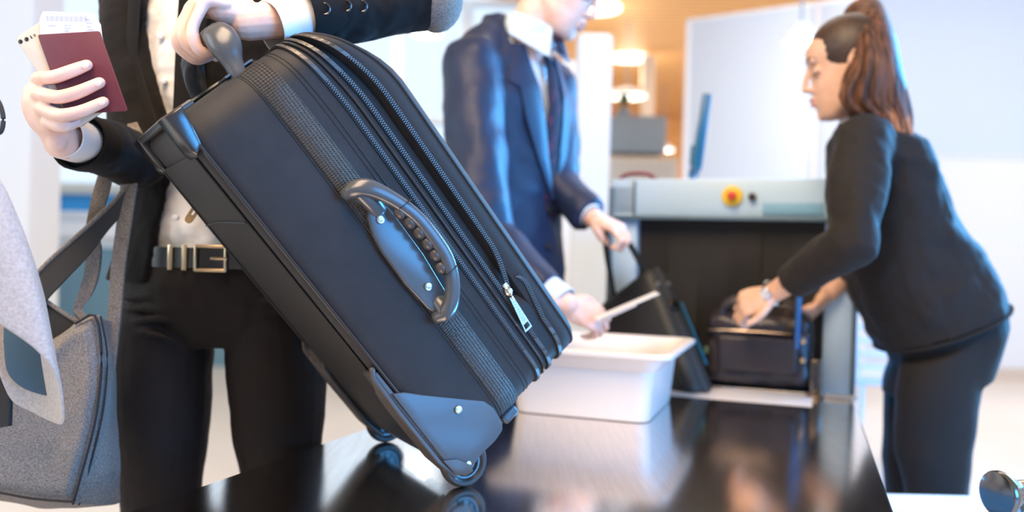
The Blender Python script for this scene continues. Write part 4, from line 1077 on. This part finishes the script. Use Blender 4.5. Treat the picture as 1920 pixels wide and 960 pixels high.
for e, wv, rr in ((melr, mwr, .038), (mell, mwl, .036)):
    dv = nrm(wv-e); a, b = e.lerp(wv, .72), e.lerp(wv, .96)
    t, x, y = frame(dv, (0, 0, 1)); R = []
    for c, r in ((a, rr), (b, rr), (b+t*.001, rr-.0015), (b, rr-.003), (a, rr-.003)): R.append([c+x*(r*math.cos(q))+y*(r*math.sin(q)) for q in [2*math.pi*k/24 for k in range(24)]])
    MB().rings(R).build('shirt_cuff', M['shirtblue'], MN)
mb = MB().rings([ering(mp(0, 0, z), rx, ry, myaw) for z, rx, ry in ((.80, .175, .125), (.9, .175, .125), (.98, .165, .12))])
for s in (-1, 1): mb.tube([mp(0, .088*s, .86), mp(.01, .095*s, .5), mp(0, .10*s, .08)], [.092, .075, .062], n=22, smooth=3, rounded=False)
garment('trousers', mb, M['navy'], MN, .008, 3, [(.1, .01)])
for s in (-1, 1): shoe(MN, mp(.01, .10*s, 0), MF, M['piping'])
# ================================================================== the officer on the right
OF = person('person with a long brown ponytail and charcoal blazer leaning over the scanner belt', (1.05, 2.15, 0))
OY = 2.15
def oring(p, q, wy, n=30, Y=OY, power=2.3):
    """ring whose long side runs between two outline points seen in profile, wy = half width across"""
    a, b = P(*p, Y), P(*q, Y); c = (a+b)/2; h = (b-a)/2; r = []
    for k in range(n):
        t = 2*math.pi*k/n; cx, sy = math.cos(t), math.sin(t)
        cx = math.copysign(abs(cx)**(2/power), cx); sy = math.copysign(abs(sy)**(2/power), sy)
        r.append(c+h*cx+Y3*(wy*sy))
    return r
mb = MB()
def shrink(p, q, k=.72):
    c = ((p[0]+q[0])/2, (p[1]+q[1])/2); return (c[0]+(p[0]-c[0])*k, c[1]+(p[1]-c[1])*k), (c[0]+(q[0]-c[0])*k, c[1]+(q[1]-c[1])*k)
TR = [((1655, 655), (1868, 566), .178), ((1628, 610), (1858, 535), .176), ((1602, 555), (1838, 500), .168), ((1588, 490), (1812, 462), .158), ((1580, 420), (1783, 420), .155), ((1568, 350), (1757, 365), .165), ((1562, 300), (1735, 320), .180), ((1566, 262), (1718, 282), .168), ((1580, 236), (1690, 256), .105), ((1590, 222), (1662, 240), .060)]
mb.rings([oring(*shrink(p, q, .62), w_*.66) for p, q, w_ in TR[1:]])
oh = .236
oF, oU = nrm((-.94, .26, -.21)), nrm((-.2, 0, .97))
ochin = P(1538, 226, OY-.02); oO = ochin-oF*(.37*oh)-oU*(.02*oh)
oH, oax = head(mb, oO, oF, oU, oh, P(1628, 250, OY), .050)
for s, Y in ((0, OY-.085), (1, OY+.085)):
    mb.tube([P(1780-15*s, 650, OY), P(1765-35*s, 800, Y), P(1762-40*s, 1000, Y), P(1768-40*s, 1215, Y)], [.05, .045, .042, .032], n=14, smooth=3)
    mb.tube([P(1762-40*s, 1232, Y), P(1690-40*s, 1244, Y)], [(.028, .028), (.028, .018)], ref=Y3, n=12)
osn, oen, own = P(1622, 272, OY-.155), P(1600, 452, OY-.25), P(1452, 548, OY-.06)
osf, oef, owf = P(1640, 280, OY+.155), P(1625, 470, OY+.20), P(1556, 548, OY+.14)
mb.tube([osn, oen], [.045, .036], n=14); mb.tube([oen, oen.lerp(own, .45), oen.lerp(own, .85), own], [.036, .034, .027, .025], n=14, smooth=3)
mb.tube([osf, oef], [.045, .036], n=14); mb.tube([oef, oef.lerp(owf, .5), owf], [.036, .033, .026], n=14, smooth=3)
hand(mb, own, P(1405, 566, OY-.04)-own, Vector((-.1, .75, -.6)), 1, [(40, 60, 35), (45, 65, 35), (50, 65, 35), (50, 65, 35)], .95,
     thumb=[(.015, .022, -.002, .0125), (.036, .042, -.006, .0115), (.062, .058, -.008, .0098), (.088, .062, -.006, .0082)])
hand(mb, owf, P(1522, 586, OY+.12)-owf, Vector((-.8, .2, .0)), 1, [(15, 30, 20), (15, 30, 20), (20, 35, 25), (20, 35, 25)], .95,
     thumb=[(.015, .022, .004, .0125), (.036, .036, .014, .0115), (.058, .040, .026, .0098), (.078, .038, .036, .0082)])
remesh(mb.build('body', M['skin2'], OF), .0030, 9)
face_parts(oH, oax, oh, OF)
# hair: cap, tie, ponytail in locks
MB().ell(oH(-.075, 0, .66), (nrm(oax[0]+oax[2]*.35), oax[1], nrm(oax[2]-oax[0]*.35)), (.435*oh, .365*oh, .385*oh), 32).build('hair', M['hairdark'], OF)
kb = P(1606, 48, OY)
MB().tube([kb+(oU*.018+oF*-.02)*1+oax[1]*(.026*math.cos(a))+nrm(oU+oF*.6)*(.026*math.sin(a)) for a in [2*math.pi*k/20 for k in range(21)]], .008, ref=oU, n=10, rounded=False).build('hair_tie', M['black'], OF)
def lock(pts, rad, name='ponytail', m='hair'):
    return MB().tube([P(x, y, OY+dy) for x, y, dy in pts], rad, ref=Y3, n=18, smooth=5)
mb = MB()
spine = [(1596, 62, 0), (1602, 30, 0), (1624, 22, -.01), (1634, 55, -.07), (1642, 110, -.115), (1638, 165, -.120), (1652, 210, -.112), (1694, 256, -.105)]
mb.tube([P(x, y, OY+dy) for x, y, dy in spine], [(.030, .022), (.036, .028), (.040, .036), (.044, .046), (.044, .056), (.044, .078), (.034, .066), (.012, .018)], ref=Y3, n=22, smooth=5)
rr = random.Random(3)
for k in range(26):
    u = -1+2*(k % 13)/12; dy = -.150-.016*rr.random()+.02*u*u if k < 13 else -.130+.02*rr.random()
    j = rr.uniform(-5, 5)
    x0, x1, x2 = 1620+u*16, 1642+u*35+j, 1637+u*58+j
    xe, ye = 1676+u*34+j, 232+18*(u > -.2)+rr.uniform(0, 26)-18*(u < -.5)
    mb.tube([P(x0, 26+6*abs(u), OY+dy*.4), P((x0+x1)/2+3, 60, OY+dy*.8), P(x1, 120, OY+dy), P(x2, 180, OY+dy), P((x2+xe)/2+2, 214, OY+dy), P(xe, ye, OY+dy)], [.006, .009, .010, .010, .008, .002], ref=Y3, n=8, smooth=4)
mb.build('ponytail', M['hair'], OF)
mb = MB()
for k in range(16):
    u = -1+2*k/15; dy = -.145-.012*rr.random(); j = rr.uniform(-4, 4)
    mb.tube([P(1664+u*26+j, 196, OY+dy), P(1682+u*20+j, 226, OY+dy), P(1702+u*12+j, 262+rr.uniform(-10, 16), OY+dy)], [.003, .006, .0015], ref=Y3, n=8, smooth=4)
tp = mb.build('hair_ends', M['hairtip'], OF); tp['label'] = 'copper coloured ponytail ends'
# blazer
mb = MB().rings([oring(p, q, w_) for p, q, w_ in TR])
sleeve(mb, [osn, osn.lerp(oen, .5)+Vector((-.012, -.01, 0)), oen], [.068, .066, .058]); sleeve(mb, [oen, oen.lerp(own, .5), oen.lerp(own, .80)], [.058, .050, .040], rounded=False)
sleeve(mb, [osf, osf.lerp(oef, .5), oef], [.068, .062, .054]); sleeve(mb, [oef, oef.lerp(owf, .5), oef.lerp(owf, .78)], [.054, .046, .040], rounded=False)
garment('blazer', mb, M['blazer2'], OF, .0062, 3, [(.12, .022), (.045, .009)])
mb = MB()
cs_ = [P(1592, 232, OY-.045), P(1580, 222, OY-.02), P(1576, 222, OY+.02), P(1592, 228, OY+.05), P(1640, 232, OY+.05), P(1650, 235, OY), P(1635, 238, OY-.05), P(1592, 232, OY-.045)]
mb.tube(cs_, [(.012, .006)]*8, n=10, smooth=3); mb.build('shirt_collar', M['shirt'], OF)
R = [oring(p, q, w_*1.01) for p, q, w_ in (((1653, 659), (1870, 569), .179), ((1653, 654), (1869.5, 564), .182))]
MB().rings(R).build('blazer_hem', M['blazer2'], OF)
# wristwatch
dv = nrm(own-oen); c = own+dv*.004; t, x, y = frame(dv, (0, 0, 1))
MB().tube([c+x*(.0275*math.cos(q))+y*(.0275*math.sin(q)) for q in [2*math.pi*k/30 for k in range(31)]], (.003, .007), ref=dv, n=10, rounded=False).build('watch_strap', M['chrome'], OF)
wd = nrm(Vector((.15, -.9, .45))-dv*dv.dot(Vector((.15, -.9, .45))))
MB().cyl(c+wd*.024, c+wd*.034, .0155, 28, bev=.003).build('watch_case', M['chrome'], OF)
MB().cyl(c+wd*.0338, c+wd*.0348, .012, 24).build('watch_dial', M['paper'], OF)
# trousers
mb = MB()
mb.rings([oring(p, q, w_) for p, q, w_ in (((1665, 640), (1864, 556), .160), ((1685, 690), (1868, 600), .165), ((1672, 720), (1856, 650), .160), ((1668, 745), (1842, 700), .150))])
Yn, Yf = OY-.082, OY+.082
def leg(pts, Y):
    R = [oring((a, y0), (b, y1), w_, Y=Y, power=2.1) for a, y0, b, y1, w_ in pts]; mb.rings(R)
leg([(1690, 690, 1868, 600, .085), (1682, 740, 1845, 690, .085), (1682, 790, 1830, 760, .078), (1680, 850, 1818, 840, .070), (1696, 900, 1812, 905, .064), (1708, 960, 1812, 965, .060), (1712, 1080, 1814, 1080, .056), (1716, 1228, 1818, 1228, .054)], Yn)
leg([(1670, 690, 1850, 600, .085), (1662, 740, 1820, 690, .085), (1660, 800, 1790, 780, .076), (1656, 860, 1770, 860, .068), (1662, 940, 1766, 945, .062), (1668, 1080, 1764, 1080, .056), (1668, 1228, 1768, 1228, .054)], Yf)
garment('trousers', mb, M['blazer2'], OF, .0065, 3, [(.14, .012)])
for Y, px in ((Yn, 1775), (Yf, 1725)):
    c = P(px, 1240, Y); shoe(OF, (c.x, Y, 0), (-1, -.05, 0), M['piping'])
# ================================================================== passport, boarding pass, phone in the hand
def rpoly(cs, r, k=5):
    """rounded planar polygon"""
    out = []; n = len(cs)
    for i in range(n):
        c = Vector(cs[i]); p, q = nrm(Vector(cs[i-1])-c), nrm(Vector(cs[(i+1) % n])-c)
        a, b = c+p*r, c+q*r
        for j in range(k+1):
            t = j/k; out.append(a.lerp(c, t).lerp(c.lerp(b, t), t))
    return out
def slab(cs, Y, th, r, bev=.0006):
    pts = rpoly([P(x, y, Y) for x, y in cs], r); return MB().prism(pts, Y3*th, bev)
c4 = [(70, 65), (187, 58), (240, 208), (123, 215)]
pp = thing('passport', 'burgundy passport held upright in the raised hand in front of the phone', 'passport', P(155, 212, 1.2335))
slab(c4, 1.2315, .0009, .004, .0003).build('cover', M['passport'], pp)
slab([(72, 67), (185, 60), (238, 206), (125, 213)], 1.2325, .0020, .003, .0002).build('pages', M['paper'], pp)
slab(c4, 1.2346, .0009, .004, .0003).build('cover', M['passport'], pp)
bp_ = thing('boarding_pass', 'white boarding pass sticking out of the top of the burgundy passport', 'boarding pass', P(140, 62, 1.2358))
MB().prism([P(x, y, 1.2357) for x, y in ((74, 36), (80, 21), (175, 24), (189, 46), (192, 70), (205, 118), (92, 122), (76, 68))], Y3*.0005, .0001).build('sheet', M['paper'], bp_, smooth=False)
mb = MB()
for i in range(26):
    x = 86+i*3.0; mb.prism([P(x, 29.5+i*.06, 1.2354), P(x+(1.6 if i % 3 else 2.4), 29.5+i*.06, 1.2354), P(x+(1.6 if i % 3 else 2.4)+.6, 39+i*.06, 1.2354), P(x+.6, 39+i*.06, 1.2354)], Y3*.0003)
mb.build('barcode', M['print'], bp_, smooth=False)
for x, y, w_ in ((120, 47, 7), (129, 47, 4), (121, 52, 11), (121, 57, 8), (160, 36, 9), (161, 42, 12), (163, 49, 8), (164, 55, 11), (90, 47, 14)):
    MB().prism([P(x, y, 1.2354), P(x+w_, y, 1.2354), P(x+w_, y+1.8, 1.2354), P(x, y+1.8, 1.2354)], Y3*.0003).build('print_line', M['print'], bp_, smooth=False)
ph = thing('phone', 'cream mobile phone held behind the passport, camera corner showing', 'phone', P(180, 214, 1.240))
v_, u_ = nrm(Vector((.58, 0, -.81))), nrm(Vector((.81, 0, .58)))
tl = P(27, 72, 1.2375); cs = [tl, tl+u_*.069, tl+u_*.069+v_*.158, tl+v_*.158]
MB().prism(rpoly(cs, .009, 6), Y3*.0072, .0018, 3).build('shell', M['phone'], ph)
for x, y, r in ((38.5, 78, .0031), (50, 73.5, .0031)):
    c = P(x, y, 1.2375); MB().cyl(c-Y3*.0008, c+Y3*.0006, r, 24, bev=.0003).build('camera_lens', M['piping'], ph)
c = P(58.5, 69.5, 1.2375); MB().box(c-Y3*.0002, (u_, Y3, v_), (.0016, .0008, .0052), .0003).build('sensor', M['piping'], ph)
c = P(65, 66, 1.2375); MB().cyl(c-Y3*.0005, c+Y3*.0005, .0020, 20).build('flash', M['brass'], ph)
# ================================================================== grey felt bag, its straps, coat over it
bag = thing('felt_bag', 'mottled grey felt shoulder bag with long straps hanging at the left', 'bag', P(60, 945, 1.40))
F0 = [(-120, 700), (-70, 655), (20, 648), (80, 655), (112, 636), (142, 606), (178, 592), (190, 660), (186, 740), (176, 800), (158, 870), (137, 944), (60, 938), (0, 927), (-70, 918), (-120, 905)]
F1 = [(-126, 700), (-76, 650), (20, 640), (84, 646), (118, 626), (150, 600), (190, 590), (206, 660), (207, 740), (204, 800), (200, 870), (188, 950), (70, 950), (0, 938), (-76, 928), (-126, 912)]
F2 = [(-120, 700), (-70, 655), (20, 648), (84, 656), (124, 636), (160, 606), (214, 600), (214, 660), (220, 740), (224, 800), (227, 870), (228, 944), (70, 952), (0, 938), (-70, 928), (-120, 908)]
def bring(Fp, Y, k=1.0):
    c = (40, 790); return [P(c[0]+(x-c[0])*k, c[1]+(y-c[1])*k, Y) for x, y in Fp]
mb = MB().rings([bring(F0, 1.325, .55), bring(F0, 1.318, .85), bring(F0, 1.335, 1.0), bring(F1, 1.375, 1.0), bring(F2, 1.425, 1.0), bring(F2, 1.44, .9)])
bo_ = mb.build('bag_body', M['felt'], bag); remesh(bo_, .004, 6, [(.07, .007)])
mb = MB().tube([P(x, y, 1.326) for x, y in F0[5:12]], .0022, n=8, smooth=3); mb.tube([P(x+11, y+2, 1.345) for x, y in F0[6:12]], .0016, n=8, smooth=3)
mb.tube([P(x, y-3, 1.322) for x, y in F0[11:]], .0020, n=8, smooth=3)
mb.build('bag_seam', M['gusset'], bag)
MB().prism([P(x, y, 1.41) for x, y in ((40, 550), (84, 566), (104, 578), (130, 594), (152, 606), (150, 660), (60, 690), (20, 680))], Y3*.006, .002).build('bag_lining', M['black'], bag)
MB().tube([P(x, y, 1.408) for x, y in ((40, 548), (84, 564), (104, 577), (130, 594), (153, 607))], .0036, n=10, smooth=4).build('bag_lip', M['felt'], bag)
def strap(name, pts, wid, m, th=.0028, tw=(1, 0, 0), hem=None):
    c = crom(pts, 6); R = []
    pv = [P(x, y, Y) for x, y, Y, *_ in c]
    for i, p in enumerate(pv):
        t = nrm(pv[min(i+1, len(pv)-1)]-pv[max(i-1, 0)]); s_ = nrm(t.cross(Y3)); k = c[i][3]; wq = c[i][4]
        s_ = nrm(s_*math.cos(k)+Y3*math.sin(k)); n_ = t.cross(s_)
        R.append([p+s_*wq+n_*th, p+s_*wq-n_*th, p-s_*wq-n_*th, p-s_*wq+n_*th])
    return MB().rings(R).build(name, m, bag, angle=60), pv, R
strap('strap', [(248, 232, 1.452, .5, .008), (256, 275, 1.440, .3, .014), (243, 340, 1.440, .1, .013), (234, 410, 1.442, 0, .012), (222, 500, 1.435, 0, .0115), (216, 580, 1.425, 0, .011), (209, 650, 1.418, .1, .010), (205, 708, 1.415, .3, .008)], 0, M['felt'])
strap('strap', [(198, 330, 1.46, .4, .012), (186, 375, 1.455, .2, .012), (172, 425, 1.45, .5, .009), (176, 470, 1.448, 0, .013), (172, 515, 1.443, -.2, .013), (160, 550, 1.435, .2, .010), (146, 580, 1.425, .7, .007), (158, 600, 1.42, .9, .006)], 0, M['felt'])
s3, pv, R_ = strap('strap', [(250, 350, 1.445, .6, .010), (225, 385, 1.44, .5, .012), (185, 428, 1.43, .3, .014), (150, 466, 1.42, .1, .018), (110, 505, 1.41, 0, .020), (70, 548, 1.40, 0, .020), (50, 575, 1.40, 0, .020)], 0, M['black'])
s3['label'] = 'strap showing its black underside'
MB().tube([r[3] for r in R_], .0036, n=8).build('strap_edge', M['felt'], bag)
# pale wool coat: hanging flap that curls round at its tip
coat = thing('coat', 'pale grey wool coat flap curling round over the felt bag, far left', 'coat', P(20, 800, 1.10))
COLS = [((-90, 250, 1.02), (-90, 560, 1.03)), ((-40, 285, 1.03), (-30, 590, 1.035)), ((0, 335, 1.04), (20, 622, 1.04)), ((22, 380, 1.05), (62, 652, 1.045)), ((48, 445, 1.06), (96, 688, 1.055)), ((72, 520, 1.075), (112, 722, 1.07)),
        ((84, 570, 1.09), (118, 760, 1.085)), ((76, 560, 1.11), (118, 796, 1.105)), ((52, 480, 1.13), (92, 790, 1.125)), ((20, 420, 1.14), (56, 772, 1.135)), ((-14, 370, 1.14), (20, 750, 1.135)), ((-50, 330, 1.13), (-6, 690, 1.13))]
cc = crom([(*a, *b) for a, b in COLS], 4); R = []
for q in cc:
    R.append([P(q[0]+(q[3]-q[0])*t, q[1]+(q[4]-q[1])*t, q[2]+(q[5]-q[2])*t - .006*math.sin(math.pi*t)) for t in [k/14 for k in range(15)]])
cm = MB().rings(R, caps=False, closed=False).build('coat_flap', M['coat'], coat)
sd_ = cm.modifiers.new('Solidify', 'SOLIDIFY'); sd_.thickness = .0035; sd_.offset = 0
sb_ = cm.modifiers.new('Subdivision', 'SUBSURF'); sb_.levels = 1; sb_.render_levels = 1
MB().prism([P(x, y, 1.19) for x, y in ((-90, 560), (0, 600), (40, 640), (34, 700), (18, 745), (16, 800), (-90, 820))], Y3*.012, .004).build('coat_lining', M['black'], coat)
MB().prism([P(q_[0], q_[1], 1.118) for q_ in crom([(6, 640), (10, 604), (42, 612), (80, 642), (106, 690), (109, 724), (98, 742), (66, 737), (34, 722), (12, 694), (6, 640)], 5)[:-1]], Y3*.003, .0008).build('sleeve_lining', M['lining'], coat)  # dark blue patch that paints the shade inside the coat fold
tag(MB().tube([P(-12, 178, 1.1), P(0, 196, 1.1), P(6, 222, 1.1), P(2, 246, 1.1), P(-12, 252, 1.1)], .0030, n=10, smooth=5).build('black_cord', M['black'], None, base=P(0, 250, 1.1)), 'black cord loop at the left edge of the picture, level with the passport', 'cord')
# ================================================================== the case in the man's hand
u, n_ = nrm((.59, -.81, 0)), nrm((.81, .59, 0)); al = math.radians(31)
v = -Z3*math.cos(al)+u*math.sin(al); wv_ = nrm(u*math.cos(al)+Z3*math.sin(al))
TRc = P(1210, 500, 2.335)
LN, WD, TK = .372, .30, .088
sc_ = thing('hard_case', 'olive-black rounded case held by the man behind the white bin', 'case', TRc+v*LN)
def cp(a, b, c): return TRc+v*a-wv_*b+n_*c      # a down, b towards far left, c thickness to the right
MB().box(cp(LN/2, WD/2, TK/2), (v, wv_, n_), (LN, WD, TK), .026, 5).build('case_shell', M['case2'], sc_)
MB().prism([cp(a, b, -.003) for a, b in ((.035, .03), (LN-.035, .03), (LN-.035, WD-.03), (.035, WD-.03))], n_*.006, .003).build('front_panel', M['black'], sc_)
MB().box(cp(LN/2, WD/2, TK*.52), (v, wv_, n_), (LN+.004, WD+.004, .012), .004).build('case_band', M['case2e'], sc_)
MB().box(cp(LN*.55, -.002, TK*.93), (v, wv_, n_), (LN*.5, .005, .006), .002).build('edge_trim', M['screen'], sc_)
for a, c_ in ((.055, .022), (.055, .064)):
    q = cp(a, -.001, c_); MB().cyl(q-wv_*-.004, q-wv_*.002, .008, 20, bev=.001).build('rivet', M['steeledge'], sc_)
q = cp(.12, -.001, .045); MB().cyl(q+wv_*.008, q-wv_*.002, .017, 24, bev=.003).build('latch', M['darkchrome'], sc_)
hpts = [cp(.012, .045, .045), P(1174, 446, 2.285), P(1152, 428, 2.268), P(1134, 440, 2.29), cp(.012, .20, .045)]
MB().tube(hpts, [(.013, .008)]*5, ref=v, n=14, smooth=5).build('case_handle', M['case2'], sc_)
for b in (.045, .20): MB().box(cp(-.002, b, .045), (v, wv_, n_), (.016, .045, .035), .005).build('handle_socket', M['black'], sc_)
slip = thing('paper_slip', 'narrow folded paper slip held out over the white bin', 'paper', P(1130, 600, 1.93))
a, b = P(1120, 602, 1.925), P(1237, 552, 1.985); dv_ = Vector((-.004, .045, .004))
MB().prism([a, b, b+dv_, a+dv_], Z3*.0012, .0003).build('sheet', M['paper'], slip, smooth=False)
a2, b2 = a.lerp(b, .08)+Z3*-.006, a.lerp(b, .62)+Z3*-.004
MB().prism([a2, b2, b2+dv_*.9, a2+dv_*.9], Z3*.0035, .0005).build('folder', M['beige'], slip, smooth=False)
# ================================================================== dark bag coming out of the scanner
db = thing('travel_bag', 'dark leather travel bag coming out of the scanner under the officer\'s hands', 'bag', T(2.37, -.16, TZ+.02))
bc = T(2.385, -.125, TZ+.115)
mb = MB().box(bc, TAX, (.27, .13, .19), .035, 4)
o = mb.build('bag_body', M['bagdark'], db); remesh(o, .005, 4, [(.06, .02)])
for k in range(2):
    zt = bc+Z3*(.098+.008*k)+A_*(-.05+.05*k)
    MB().tube([zt-B_*.10-Z3*.02, zt-B_*.085+Z3*.015, zt-B_*.03+Z3*.028, zt+B_*.03+Z3*.026, zt+B_*.085+Z3*.012, zt+B_*.10-Z3*.02], (.009, .006), n=10, smooth=5).build('carry_strap', M['bagdark'], db)
MB().tube([bc-B_*.125-A_*.067+Z3*.045, bc-A_*.075+Z3*.05, bc+B_*.125-A_*.067+Z3*.045], .004, n=8, smooth=5).build('bag_zip', M['darkchrome'], db)
MB().box(bc-A_*.080-Z3*.01, TAX, (.20, .02, .09), .009, 3).build('front_pocket', M['bagdark'], db)
c = bc+B_*.112-A_*.068
for z in (.03, -.02): MB().cyl(c+Z3*z, c+Z3*z-A_*.007, .007, 16, bev=.001).build('stud', M['brass'], db)
MB().box(bc-B_*.132-A_*.05-Z3*.01, TAX, (.012, .03, .02), .004).build('bag_tag', M['leaf'], db)
c = P(1496, 598, 2.22)
tag(MB().box(c, (nrm((1, -.33, 0)), nrm((.33, 1, 0)), nrm((.03, 0, 1))), (.014, .09, .150), .005, 3).build('folder', M['bluepl'], None, base=c-Z3*.075), 'bright blue folder held upright in the officer\'s far hand', 'folder')
# ================================================================== trolley with a second tray, lower right
cs = [Vector((.76, 1.50, 0)), Vector((1.10, 1.50, 0)), Vector((1.10, 1.86, 0)), Vector((.76, 1.86, 0))]
bin_('tray', 'white plastic tray low on the trolley at the lower right corner', 'tray', cs, .40, .10, taper=.03, rimw=.02)
t = thing('tray_trolley', 'low metal trolley with a chrome corner buffer at the lower right edge', 'trolley', (.95, 1.6, 0))
MB().box((.95, 1.66, .385), AX, (.46, .50, .028), .006).build('shelf', M['steeledge'], t)
for sx in (-1, 1):
    for sy in (-1, 1):
        x, y = .95+sx*.2, 1.66+sy*.22
        MB().tube([(x, y, .055), (x, y, .37)], .012, n=12).build('leg', M['steeledge'], t)
        w_ = MB().tube([(x+.03*math.cos(a), y, .032+.025*math.sin(a)) for a in [2*math.pi*k/16 for k in range(17)]], .008, ref=(0, 1, 0), n=8, rounded=False)
        w_.build('castor', M['black'], t)
c = P(1893, 925, 1.33)
t2 = thing('barrier_post', 'dark chrome post with a flanged round head at the bottom right corner', 'post', (c.x+.015, c.y, 0))
MB().cyl((c.x+.03, c.y, .02), (c.x+.03, c.y, c.z-.01), .016, 24).build('post', M['chrome'], t2)
MB().cyl((c.x+.03, c.y, 0), (c.x+.03, c.y, .02), .075, 32, bev=.006).build('base', M['darkchrome'], t2)
hd = nrm((1, .25, .02))
mb = MB().cyl(c-hd*.026, c-hd*.012, .036, 32, bev=.004); mb.cyl(c-hd*.014, c+hd*.012, .034, 32, r2=.020)
mb.build('flange', M['darkchrome'], t2)
MB().cyl(c+hd*.008, c+hd*.085, .019, 32, bev=.004).build('head', M['chrome'], t2)
